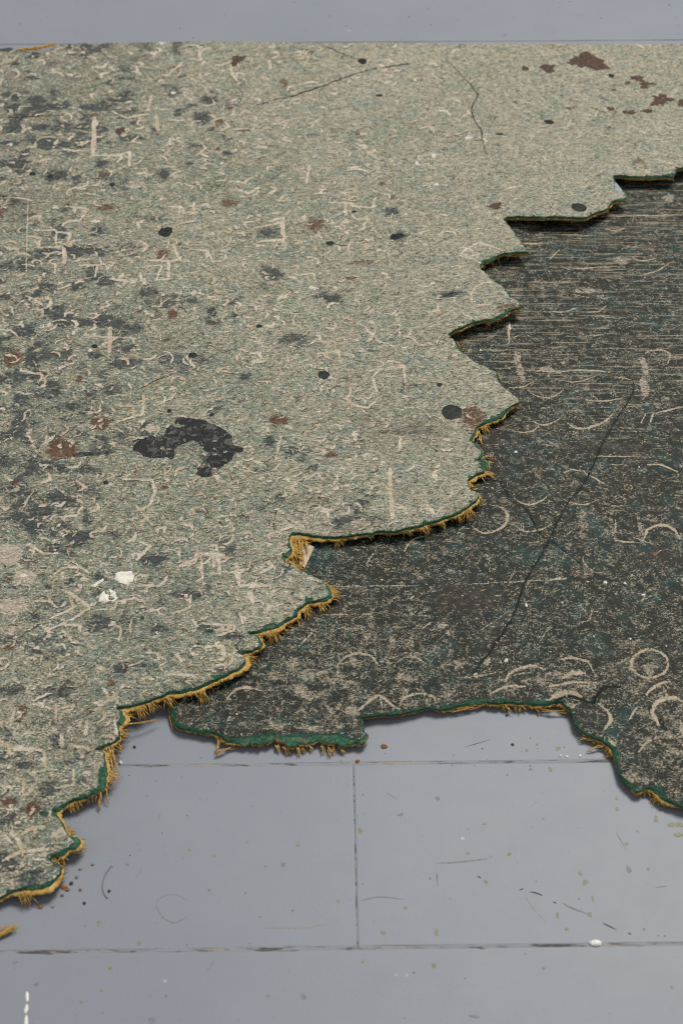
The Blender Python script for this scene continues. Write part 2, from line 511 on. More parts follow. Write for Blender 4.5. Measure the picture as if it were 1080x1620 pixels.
def rough_poly(pix, zf, amp, seed, step=0.0012):
    pts = []
    for u, v in pix:
        z = 0.006
        for _ in range(3):
            x, y, _t = ray(u, v, z)
            z = float(zf(np.array(x), np.array(y)))
        pts.append((x, y))
    q = seg_resample(pts, step)
    dx = (vnoise(q[:, 0], q[:, 1], 260, seed) - 0.5) + 0.7 * (vnoise(q[:, 0], q[:, 1], 620, seed + 1) - 0.5)
    dy = (vnoise(q[:, 0], q[:, 1], 260, seed + 2) - 0.5) + 0.7 * (vnoise(q[:, 0], q[:, 1], 620, seed + 3) - 0.5)
    return q + amp * np.stack([dx, dy], 1) * 2


def inside_mask(poly, xs, ys):
    """even-odd scan conversion on a grid (rows = ys)"""
    ins = np.zeros((len(ys), len(xs)), bool)
    x0, y0 = poly[:, 0], poly[:, 1]
    x1, y1 = np.roll(x0, -1), np.roll(y0, -1)
    for j, yy in enumerate(ys):
        c = (y0 <= yy) != (y1 <= yy)
        if not c.any():
            continue
        xi = np.sort(x0[c] + (yy - y0[c]) * (x1[c] - x0[c]) / (y1[c] - y0[c]))
        ins[j] = (np.searchsorted(xi, xs) % 2) == 1
    return ins


def sdf(poly, xs, ys, band):
    """signed distance (inside positive), exact within band"""
    ins = inside_mask(poly, xs, ys)
    D = np.full(ins.shape, band)
    gx, gy = xs[1] - xs[0], ys[1] - ys[0]
    P1 = np.roll(poly, -1, 0)
    for a, b in zip(poly, P1):
        i0 = max(0, int((min(a[0], b[0]) - band - xs[0]) / gx))
        i1 = min(len(xs), int((max(a[0], b[0]) + band - xs[0]) / gx) + 2)
        j0 = max(0, int((min(a[1], b[1]) - band - ys[0]) / gy))
        j1 = min(len(ys), int((max(a[1], b[1]) + band - ys[0]) / gy) + 2)
        if i0 >= i1 or j0 >= j1:
            continue
        X, Y = xs[i0:i1][None, :], ys[j0:j1][:, None]
        d = b - a
        L = d @ d + 1e-18
        t = np.clip(((X - a[0]) * d[0] + (Y - a[1]) * d[1]) / L, 0, 1)
        q = np.hypot(X - a[0] - t * d[0], Y - a[1] - t * d[1])
        np.minimum(D[j0:j1, i0:i1], q, out=D[j0:j1, i0:i1])
    return np.where(ins, D, -D)


def grid_sheet(name, S, xs, ys, Z, attrs):
    """clip a height grid by S > 0; returns mesh and ordered boundary loops (xyz)"""
    S = np.where(np.abs(S) < 1e-7, 1e-7, S)
    ins = S > 0
    idx = -np.ones(S.shape, np.int64)
    idx[ins] = np.arange(ins.sum())
    X, Y = np.meshgrid(xs, ys)
    V = np.stack([X[ins], Y[ins], Z[ins]], 1)
    A = {k: a[ins] for k, a in attrs.items()}
    c00, c10, c11, c01 = ins[:-1, :-1], ins[:-1, 1:], ins[1:, 1:], ins[1:, :-1]
    cnt = c00.astype(int) + c10 + c11 + c01
    full = cnt == 4
    quads = np.stack([idx[:-1, :-1][full], idx[:-1, 1:][full], idx[1:, 1:][full], idx[1:, :-1][full]], 1)
    newv, newa, cache, polys, nxt = [], {k: [] for k in attrs}, {}, [], {}
    base = len(V)

    def cut(p, q):
        key = (p, q) if p < q else (q, p)
        if key in cache:
            return cache[key]
        (j0, i0), (j1, i1) = key
        s0, s1 = S[j0, i0], S[j1, i1]
        t = s0 / (s0 - s1)
        newv.append((xs[i0] + t * (xs[i1] - xs[i0]), ys[j0] + t * (ys[j1] - ys[j0]), Z[j0, i0] + t * (Z[j1, i1] - Z[j0, i0])))
        for k, a in attrs.items():
            newa[k].append(a[j0, i0] + t * (a[j1, i1] - a[j0, i0]))
        cache[key] = base + len(newv) - 1
        return cache[key]
    for j, i in zip(*np.nonzero((cnt > 0) & (cnt < 4))):
        cs = [(j, i), (j, i + 1), (j + 1, i + 1), (j + 1, i)]
        inn = [ins[c] for c in cs]
        if inn == [True, False, True, False] or inn == [False, True, False, True]:
            groups = [[k] for k in range(4) if inn[k]]
            for (k,) in groups:
                a, b = cut(cs[k], cs[(k + 1) % 4]), cut(cs[k], cs[k - 1])
                polys.append([idx[cs[k]], a, b])
                nxt[a] = b
            continue
        poly, ex, en = [], None, None
        for k in range(4):
            p, q = cs[k], cs[(k + 1) % 4]
            if inn[k]:
                poly.append(idx[p])
            if inn[k] != inn[(k + 1) % 4]:
                e = cut(p, q)
                poly.append(e)
                if inn[k]:
                    ex = e
                else:
                    en = e
        polys.append(poly)
        nxt[ex] = en
    if newv:
        V = np.concatenate([V, np.array(newv)])
        A = {k: np.concatenate([A[k], np.array(newa[k])]) for k in A}
    loops, seen = [], set()
    tails = set(nxt.values())
    for s in [k for k in nxt if k not in tails] + list(nxt):
        if s in seen:
            continue
        lp, c = [], s
        while c is not None and c not in seen:
            seen.add(c)
            lp.append(c)
            c = nxt.get(c)
        if len(lp) > 20:
            loops.append(V[lp])
    sizes = np.concatenate([np.full(len(quads), 4), np.array([len(p) for p in polys], int)])
    flat = np.concatenate([quads.ravel(), np.array([v for p in polys for v in p], np.int64)]).astype(np.int32)
    m = bpy.data.meshes.new(name)
    m.vertices.add(len(V))
    m.vertices.foreach_set('co', V.astype(np.float32).ravel())
    m.loops.add(len(flat))
    m.loops.foreach_set('vertex_index', flat)
    m.polygons.add(len(sizes))
    st = np.concatenate([[0], np.cumsum(sizes)[:-1]]).astype(np.int32)
    m.polygons.foreach_set('loop_start', st)
    m.update(calc_edges=True)
    m.validate()
    m.polygons.foreach_set('use_smooth', np.ones(len(m.polygons), bool))
    for k, a in A.items():
        at = m.attributes.new(k, 'FLOAT', 'POINT')
        at.data.foreach_set('value', a.astype(np.float32))
    return m, loops


class Sheet:
    """raster of wear marks over a height field"""

    def __init__(self, xs, ys, zf, names):
        self.xs, self.ys, self.zf = xs, ys, zf
        self.gx, self.gy = xs[1] - xs[0], ys[1] - ys[0]
        self.a = {k: np.zeros((len(ys), len(xs))) for k in names}

    def pt(self, u, v):
        z = 0.007
        for _ in range(2):
            x, y, t = ray(u, v, z)
            z = float(self.zf(np.array(x), np.array(y)))
        x, y, t = ray(u, v, z)
        return x, y, t / FPX, z

    def win(self, x0, x1, y0, y1):
        i0 = max(0, int((x0 - self.xs[0]) / self.gx))
        i1 = min(len(self.xs), int((x1 - self.xs[0]) / self.gx) + 2)
        j0 = max(0, int((y0 - self.ys[0]) / self.gy))
        j1 = min(len(self.ys), int((y1 - self.ys[0]) / self.gy) + 2)
        return i0, i1, j0, j1

    def stroke_xy(self, k, pts, w, s=1.0, taper=0.5, rim=None):
        """pts: ground polyline, w: full width in m"""
        pts = np.array(pts, float)
        L = len(pts) - 1
        for q in range(L):
            a, b = pts[q], pts[q + 1]
            f = 1.0 - taper * abs((q + 0.5) / L * 2 - 1) ** 2
            ww = max(w * f * (0.75 + 0.5 * random.random()), 0.00025)
            e = 0.00042
            pad = ww / 2 + e + (0.0012 if rim else 0)
            i0, i1, j0, j1 = self.win(min(a[0], b[0]) - pad, max(a[0], b[0]) + pad, min(a[1], b[1]) - pad, max(a[1], b[1]) + pad)
            if i0 >= i1 or j0 >= j1:
                continue
            X, Y = self.xs[i0:i1][None, :], self.ys[j0:j1][:, None]
            d = b - a
            t = np.clip(((X - a[0]) * d[0] + (Y - a[1]) * d[1]) / (d @ d + 1e-18), 0, 1)
            D = np.hypot(X - a[0] - t * d[0], Y - a[1] - t * d[1])
            val = s * smooth(ww / 2 + e, ww / 2 - e, D)
            sub = self.a[k][j0:j1, i0:i1]
            np.maximum(sub, val, out=sub)
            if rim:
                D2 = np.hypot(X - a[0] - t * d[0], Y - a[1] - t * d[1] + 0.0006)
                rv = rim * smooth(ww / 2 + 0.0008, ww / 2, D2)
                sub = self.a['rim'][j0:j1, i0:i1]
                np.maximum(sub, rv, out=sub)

    def stroke(self, k, pix, wpx, s=1.0, taper=0.5, jit=0.6, rim=None):
        p = spline(pix, 7.0)
        g = []
        sc = 0
        for u, v in p:
            x, y, m, _ = self.pt(u + random.uniform(-jit, jit), v + random.uniform(-jit, jit) * 0.7)
            g.append((x, y))
            sc = m
        self.stroke_xy(k, g, wpx * sc, s, taper, rim)

    def blob(self, k, u, v, rx, ry, s=1.0, soft=0.5, rough=0.35, rot=0.0, mode='max'):
        x, y, m, z = self.pt(u, v)
        fs = (CAM_H - z) / math.hypot(y, CAM_H - z)
        a, b = rx * m, ry * m / fs
        R = max(a, b) * (1 + soft + rough)
        i0, i1, j0, j1 = self.win(x - R, x + R, y - R, y + R)
        if i0 >= i1 or j0 >= j1:
            return
        X, Y = self.xs[i0:i1][None, :] - x, self.ys[j0:j1][:, None] - y
        c, n_ = math.cos(rot), math.sin(rot)
        r = np.hypot((X * c + Y * n_) / a, (-X * n_ + Y * c) / b)
        wob = (fbm(X + x, Y + y, 1.6 / max(a, b), 61, 3) - 0.5) * 2 * rough
        val = s * smooth(1 + soft, 1 - soft, r + wob)
        sub = self.a[k][j0:j1, i0:i1]
        np.maximum(sub, val, out=sub)


def spline(p, step):
    """Catmull-Rom through the pixels"""
    p = [np.array(q, float) for q in p]
    if len(p) == 2:
        n = max(2, int(np.linalg.norm(p[1] - p[0]) / step))
        return [p[0] + (p[1] - p[0]) * i / n for i in range(n + 1)]
    e = [2 * p[0] - p[1]] + p + [2 * p[-1] - p[-2]]
    out = []
    for i in range(1, len(e) - 2):
        a, b, c, d = e[i - 1:i + 3]
        n = max(2, int(np.linalg.norm(c - b) / step))
        for j in range(n):
            t = j / n
            out.append(0.5 * ((2 * b) + (c - a) * t + (2 * a - 5 * b + 4 * c - d) * t * t + (3 * b - a - 3 * c + d) * t ** 3))
    out.append(p[-1])
    return out


def straight(p, step=7.0):
    out = []
    for a, b in zip(p[:-1], p[1:]):
        out += spline([a, b], step)[:-1]
    return out + [p[-1]]


# ================================================================== FLOOR
SA = np.array(ray(0, 1507)[:2])
SB = np.array(ray(1080, 1493)[:2])
fdir = (SB - SA) / np.linalg.norm(SB - SA)
fnor = np.array([-fdir[1], fdir[0]])
ANG = math.atan2(fdir[1], fdir[0])
S1 = np.array(ray(560, 1208)[:2])
W_PLANK = float((S1 - SA) @ fnor)

floor = bpy.data.objects.new('floor', mesh_from('floor', [(-1.2, -0.4, -0.022), (1.2, -0.4, -0.022), (1.2, 1.9, -0.022), (-1.2, 1.9, -0.022)], [(0, 1, 2, 3)]))
COL.objects.link(floor)
floor.data.materials.append(M['sub'])
floor['kind'] = 'structure'


def f2w(s, t):
    p = SA + fdir * s + fnor * t
    return float(p[0]), float(p[1])


def plank(s0, s1, row, gap=0.00022):
    t0, t1 = row * W_PLANK + gap + (0.03 if row >= 8 else 0), (row + 1) * W_PLANK - gap + (0.03 if row >= 7 else 0)
    s0, s1 = s0 + gap * 0.35, s1 - gap * 0.35
    r = 0.0006
    prof = [(0, -0.018), (0, -r), (r * 0.35, -r * 0.3), (r * 1.1, 0.0), (r * 1.6, 0.0)]
    V, F = [], []
    ns = 60
    svals = [s0, s0 + r * 0.35, s0 + r * 1.1, s0 + r * 1.6] + list(np.linspace(s0 + 0.01, s1 - 0.01, ns)) + [s1 - r * 1.6, s1 - r * 1.1, s1 - r * 0.35, s1]
    col = []
    for k, s in enumerate(svals):
        e = min(k, len(svals) - 1 - k)
        drop = {0: -r * 0.4, 1: -r * 0.1}.get(e, 0.0)
        ring = []
        for i, (o, z) in enumerate(prof):
            wob = 0.0005 * (vnoise(s, row * 3.3 + 0.1, 60, 5) - 0.5) + 0.0003 * (vnoise(s, row * 1.7, 260, 6) - 0.5)
            ring.append((s, t0 + o + wob * (i > 0), min(z, drop) if i > 0 else z))
        for q in range(1, 7):
            ring.append((s, t0 + (t1 - t0) * q / 7.0, drop))
        for i, (o, z) in enumerate(reversed(prof)):
            wob = 0.0005 * (vnoise(s, row * 5.1 + 9.1, 60, 7) - 0.5)
            ring.append((s, t1 - o + wob * (i < 4), min(z, drop) if i < 4 else z))
        b = len(V)
        for s_, t_, z_ in ring:
            x, y = f2w(s_, t_)
            V.append((x, y, z_))
        col.append((b, len(ring)))
    for (b0, n), (b1, _) in zip(col[:-1], col[1:]):
        for i in range(n - 1):
            F.append((b0 + i, b1 + i, b1 + i + 1, b0 + i + 1))
    n = col[0][1]
    F.append(tuple(range(col[0][0] + n - 1, col[0][0] - 1, -1))[::-1])
    F.append(tuple(range(col[-1][0], col[-1][0] + n))[::-1])
    m = mesh_from('plank', V, F)
    return link('plank', m, M['floor'], floor)


JOINT = float((np.array(ray(563, 1400)[:2]) - SA) @ fdir)
planks = {}
for row in range(-2, 12):
    if row == 0:
        planks[(0, 0)] = plank(-0.75, JOINT, 0)
        planks[(0, 1)] = plank(JOINT, 0.95, 0)
    elif row >= 8:
        planks[(row, 0)] = plank(-0.75, 1.2, row)
    else:
        planks[(row, 0)] = plank(-0.75, 1.1, row)


def seam_strip(a, b, w, z, seed, parent):
    """paint and dirt lying in a joint, its top uneven"""
    a, b = np.array(a), np.array(b)
    n = int(np.linalg.norm(b - a) / 0.0012)
    d = (b - a) / np.linalg.norm(b - a)
    q = np.array([-d[1], d[0]])
    V, F = [], []
    for i in range(n + 1):
        p = a + (b - a) * i / n
        hz = z + 0.0006 * (fbm(p[0], p[1], 120, seed, 3) - 0.45)
        ww = w * (0.25 + 1.3 * fbm(p[0], p[1], 75, seed + 4, 3))
        p = p + q * 0.0004 * (fbm(p[0], p[1], 140, seed + 9, 2) - 0.5)
        for o in (-1, -0.3, 0.3, 1):
            r = p + q * o * ww
            V.append((r[0], r[1], hz - 0.0002 * abs(o)))
    for i in range(n):
        for k in range(3):
            F.append((4 * i + k, 4 * i + 4 + k, 4 * i + 5 + k, 4 * i + 1 + k))
    return link('seam_filler', mesh_from('seam_filler', V, F), M['seam'], parent)


for row in (0, 1):
    seam_strip(f2w(-0.7, row * W_PLANK), f2w(0.95, row * W_PLANK), 0.0011, 0.00002, 70 + row, floor)
seam_strip(f2w(JOINT, 0.001), f2w(JOINT, W_PLANK - 0.001), 0.00028, 0.00008, 90, floor)


def plank_of(x, y):
    d = np.array([x, y]) - SA
    r = int(math.floor((d @ fnor) / W_PLANK))
    if r == 0:
        return planks[(0, 0 if d @ fdir < JOINT else 1)]
    return planks.get((r, 0), planks[(1, 0)])


def disc(name, u, v, rx, ry, mat, zf, parent, th=0.00012, rough=0.3, seed=0, n=36, rot=0.0):
    """a thin dried splash lying on a surface"""
    r_ = random.Random(seed + int(u * 7 + v * 13))
    z = float(zf(0, 0)) if zf is flatz else 0.007
    for _ in range(3):
        x, y, t = ray(u, v, z)
        z = float(zf(np.array(x), np.array(y)))
    m = t / FPX
    fs = (CAM_H - z) / math.hypot(y, CAM_H - z)
    a, b = rx * m, ry * m / fs
    ph = [r_.uniform(0, 6.28) for _ in range(5)]
    jz = [r_.gauss(0, 0.28 * rough) for _ in range(n)]
    V, F = [], []
    rings = (0.0, 0.5, 0.86, 0.97, 1.0)
    hs = (1.0, 0.95, 0.8, 0.45, -0.8)
    for q, (rr, hh) in enumerate(zip(rings, hs)):
        for i in range(n):
            A = i * 2 * math.pi / n
            w = 1 + rough * (0.45 * math.sin(2 * A + ph[0]) + 0.4 * math.sin(3 * A + ph[1]) + 0.3 * math.sin(5 * A + ph[2]) + 0.25 * math.sin(8 * A + ph[3])) + jz[i]
            dx, dy = a * rr * w * math.cos(A), b * rr * w * math.sin(A)
            X, Y = x + dx * math.cos(rot) - dy * math.sin(rot), y + dx * math.sin(rot) + dy * math.cos(rot)
            V.append((X, Y, float(zf(np.array(X), np.array(Y))) + th * hh))
            if q == 0:
                break
    for i in range(n):
        F.append((0, 1 + i, 1 + (i + 1) % n))
    for q in range(len(rings) - 2):
        b0, b1 = 1 + q * n, 1 + (q + 1) * n
        for i in range(n):
            j = (i + 1) % n
            F.append((b0 + i, b1 + i, b1 + j, b0 + j))
    return link(name, mesh_from(name, V, F), mat, parent)


def flatz(x, y):
    return np.zeros_like(np.asarray(x, float))


def ribbon(name, pix, wpx, mat, zf, parent, th=0.00008, taper=0.7, step=5.0, curve=True):
    """a thin scuff, scratch or smear following a surface"""
    p = spline(pix, step) if curve else straight(pix, step)
    g = []
    for u, v in p:
        z = 0.0
        for _ in range(2):
            x, y, t = ray(u, v, z)
            z = float(zf(np.array(x), np.array(y)))
        g.append((x, y, t / FPX))
    V, F = [], []
    n = len(g)
    for i, (x, y, m) in enumerate(g):
        a, b = g[max(0, i - 1)], g[min(n - 1, i + 1)]
        dx, dy = b[0] - a[0], b[1] - a[1]
        L = math.hypot(dx, dy) + 1e-12
        nx, ny = -dy / L, dx / L
        w = wpx * m / 2 * (1 - taper * abs(2 * i / (n - 1) - 1) ** 2) * random.uniform(0.75, 1.2)
        for o, h in ((-1, -0.5), (-0.6, 0.8), (0.6, 0.8), (1, -0.5)):
            X, Y = x + nx * w * o, y + ny * w * o
            V.append((X, Y, float(zf(np.array(X), np.array(Y))) + th * h))
    for i in range(n - 1):
        for k in range(3):
            F.append((4 * i + k, 4 * i + 4 + k, 4 * i + 5 + k, 4 * i + 1 + k))
    return link(name, mesh_from(name, V, F), mat, parent)


for u, v, a, b in [(870, 1217, 4, 5), (839, 1217, 3, 3), (570, 1314, 5, 7), (740, 1350, 4, 3), (805, 1351, 4, 4), (917, 1382, 4, 4), (925, 1396, 5, 6),
                   (937, 1422, 3, 6), (932, 1447, 4, 6), (881, 1448, 3, 6), (768, 1395, 4, 4), (990, 1335, 4, 4), (975, 1280, 4, 4), (975, 1263, 3, 4),
                   (1025, 1375, 4, 3), (1018, 1470, 3, 3), (690, 1475, 5, 6), (606, 1476, 5, 4), (686, 1527, 6, 5), (859, 1532, 3, 3), (896, 1470, 4, 3),
                   (641, 1436, 4, 3), (766, 1303, 4, 3), (574, 1521, 4, 3), (1070, 1305, 19, 5), (1073, 1321, 13, 4), (1037, 1296, 4, 8), (392, 1332, 3, 2),
                   (339, 1354, 4, 3), (471, 1336, 5, 4), (535, 1425, 3, 4), (221, 1492, 5, 4), (175, 1531, 4, 5), (161, 1567, 4, 3), (129, 1585, 4, 3),
                   (263, 1576, 4, 3), (833, 1187, 3, 3), (882, 1184, 5, 4), (849, 1178, 3, 2), (300, 1344, 3, 3), (157, 1461, 4, 6), (1008, 1315, 3, 2), (680, 1390, 3, 2), (1062, 1562, 4, 3)]:
    x, y, _ = ray(u, v)
    disc('paint_fleck', u, v, a * 0.75, b * 0.75, M['olive'], flatz, plank_of(x, y), 0.00006)
for u, v, a, b in [(240, 1614, 6, 6), (750, 1608, 10, 3), (448, 1368, 5, 4), (58, 1557, 4, 4), (25, 1522, 6, 3), (480, 1577, 6, 5), (692, 1263, 5, 4), (633, 1289, 5, 3), (994, 1376, 5, 6)]:
    x, y, _ = ray(u, v)
    disc('dirt_fleck', u, v, a * 0.8, b * 0.8, M['brownscuff'], flatz, plank_of(x, y), 0.00006)
for pts, w, mt in [([(690, 1366), (722, 1364), (771, 1359)], 5, 'brownscuff'), ([(570, 1425), (600, 1419), (637, 1423)], 3.5, 'scuff'), ([(754, 1386), (761, 1389)], 4, 'speck'),
                   ([(821, 1408), (827, 1406)], 5, 'speck'), ([(837, 1411), (848, 1413), (858, 1417)], 4.5, 'speck'), ([(874, 1427), (880, 1429)], 4, 'speck'),
                   ([(889, 1429), (905, 1437), (928, 1446)], 5, 'scuff'), ([(952, 1460), (962, 1465), (975, 1471)], 4, 'speck'), ([(992, 1476), (998, 1478)], 4, 'speck'),
                   ([(831, 1419), (845, 1440), (864, 1460)], 2.5, 'tan'), ([(973, 1316), (990, 1345)], 2, 'scuff'), ([(690, 1378), (692, 1402)], 5, 'brownscuff'),
                   ([(420, 1468), (480, 1468), (520, 1461)], 2.5, 'tan'), ([(214, 1390), (222, 1380), (223, 1369)], 2, 'brownscuff'), ([(248, 1432), (255, 1448), (275, 1460), (296, 1450)], 4, 'brownscuff'),
                   ([(245, 1440), (252, 1422), (275, 1415), (298, 1425)], 2.5, 'brownscuff'), ([(1035, 1404), (1056, 1402)], 2.5, 'brownscuff'), ([(325, 1540), (340, 1518)], 2.5, 'brownscuff'),
                   ([(610, 1254), (628, 1264)], 2, 'brownscuff'), ([(735, 1182), (775, 1170)], 1.8, 'speck'), ([(250, 1298), (255, 1284)], 2, 'brownscuff')]:
    x, y, _ = ray(*pts[0])
    ribbon('scuff_mark', pts, w * 0.8, M[mt], flatz, plank_of(x, y), 0.00005)
for pts, w in [([(43, 1569), (44, 1584)], 7), ([(43, 1589), (41, 1603)], 7), ([(42, 1606), (42, 1632)], 6)]:
    x, y, _ = ray(*pts[0])
    ribbon('white_drip', pts, w, M['white'], flatz, plank_of(x, y), 0.00015, 0.5)
# the small dirt nobody could count
V, F = [], []
for k in range(300):
    u, v = random.uniform(0, 1080), random.choice([random.uniform(1140, 1620), random.uniform(1140, 1620), random.uniform(0, 66)])
    x, y, t = ray(u, v)
    r = random.choice([0.5, 0.6, 0.8, 1.0, 1.6]) * t / FPX
    b = len(V)
    n = 6
    ph = random.uniform(0, 6)
    st = random.uniform(0.4, 1.0)
    for i in range(n):
        A = i * 6.283 / n
        w = random.uniform(0.7, 1.2)
        V.append((x + r * w * math.cos(A + ph), y + r * st * w * math.sin(A), 0.00003))
    V.append((x, y, 0.0003 * r / 0.0005))
    for i in range(n):
        F.append((b + i, b + (i + 1) % n, b + n))
dirt = link('floor_dirt', mesh_from('floor_dirt', V, F), M['speck'])
dirt['kind'] = 'stuff'
tag(dirt, 'fine dark grit scattered over the grey floor', 'dirt')

# ================================================================== SHEETS
GX, GY = 0.00050, 0.00062


def frame_grid(pix, pad=0.02):
    q = np.array([ray(u, v, 0.007)[:2] for u, v in pix])
    xs = np.arange(q[:, 0].min() - pad, q[:, 0].max() + pad, GX)
    ys = np.arange(q[:, 1].min() - pad, q[:, 1].max() + pad, GY)
    return xs, ys


# coarse support map: where the pale sheet lies over the dark one it is carried by it
dark_poly = rough_poly(DARK_EDGE, dark_height, 0.0005, 41)
cxs, cys = np.arange(-0.5, 0.6, 0.004), np.arange(0.2, 1.1, 0.004)
CS = sdf(dark_poly, cxs, cys, 0.05)
CS = smooth(-0.045, 0.004, CS)


def bil(G, xs, ys, x, y):
    fx = np.clip((x - xs[0]) / (xs[1] - xs[0]), 0, len(xs) - 1.001)
    fy = np.clip((y - ys[0]) / (ys[1] - ys[0]), 0, len(ys) - 1.001)
    i, j = fx.astype(int), fy.astype(int)
    a, b = fx - i, fy - j
    return (G[j, i] * (1 - a) + G[j, i + 1] * a) * (1 - b) + (G[j + 1, i] * (1 - a) + G[j + 1, i + 1] * a) * b


LIFTS = [(880, 343, 0.0055, 0.06), (985, 305, 0.0050, 0.05), (1060, 278, 0.0055, 0.05), (820, 400, 0.0044, 0.04), (800, 490, 0.0040, 0.045), (735, 520, 0.0042, 0.035),
         (810, 640, 0.0022, 0.03), (640, 838, 0.0024, 0.05), (740, 800, 0.0026, 0.03), (500, 940, 0.0020, 0.03), (400, 1010, 0.0016, 0.03), (340, 1070, 0.0016, 0.03),
         (160, 1240, 0.0022, 0.03), (115, 1330, 0.0022, 0.025), (180, 1150, 0.002, 0.03), (60, 1400, 0.0016, 0.03)]
_lift = [(*ray(u, v, 0.008)[:2], h, r) for u, v, h, r in LIFTS]


def light_height(x, y):
    x, y = np.asarray(x, float), np.asarray(y, float)
    s = bil(CS, cxs, cys, np.atleast_1d(x), np.atleast_1d(y)).reshape(x.shape)
    z = 0.0040 + 0.0018 * fbm(x, y, 11, 51, 2) + 0.0007 * vnoise(x, y, 34, 57) + s * 0.0044
    add = 0
    for lx, ly, h, r in _lift:
        add = np.maximum(add, h * np.exp(-((x - lx) ** 2 + (y - ly) ** 2) / (r * 0.55) ** 2))
    return z + add


light_poly = rough_poly(LIGHT_EDGE, light_height, 0.00045, 11)

# ------------------------------------------------------------------ pale sheet: marks
xs, ys = frame_grid(LIGHT_EDGE)
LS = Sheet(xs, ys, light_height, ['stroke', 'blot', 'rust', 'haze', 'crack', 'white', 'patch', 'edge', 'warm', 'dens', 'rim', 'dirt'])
XX, YY = np.meshgrid(xs, ys)
UU, VV = to_px(XX, YY, 0.007)
wn = fbm(XX, YY, 16, 81, 3)
LS.a['warm'] = np.clip(smooth(200, 950, UU + 0.22 * (500 - VV)) * 0.85 + (wn - 0.5) * 1.1 + 0.06, 0, 1)
LS.a['dens'] = np.clip(smooth(980, 420, UU - 0.12 * (VV - 300)) * 0.8 + (fbm(XX, YY, 30, 85, 2) - 0.5) * 1.1 + 0.3, 0.3, 1)
LS.a['dirt'] = np.clip(smooth(520, 60, UU) * 0.45 + smooth(420, 90, VV) * smooth(620, 100, UU) * 0.5 + (fbm(XX, YY, 22, 89, 3) - 0.5) * 0.9, 0, 0.85)  # real dirt plus painted vignette: darker to the left, most at far left
for u, v, a, b, s in [(560, 840, 40, 18, .55), (600, 690, 75, 35, .45), (660, 680, 45, 25, .6), (470, 790, 45, 16, .4), (500, 540, 45, 15, .4), (80, 160, 70, 30, .35), (30, 330, 25, 40, .4), (505, 920, 30, 22, .35)]:
    LS.blob('haze', u, v, a, b, s, 0.9, 0.5)

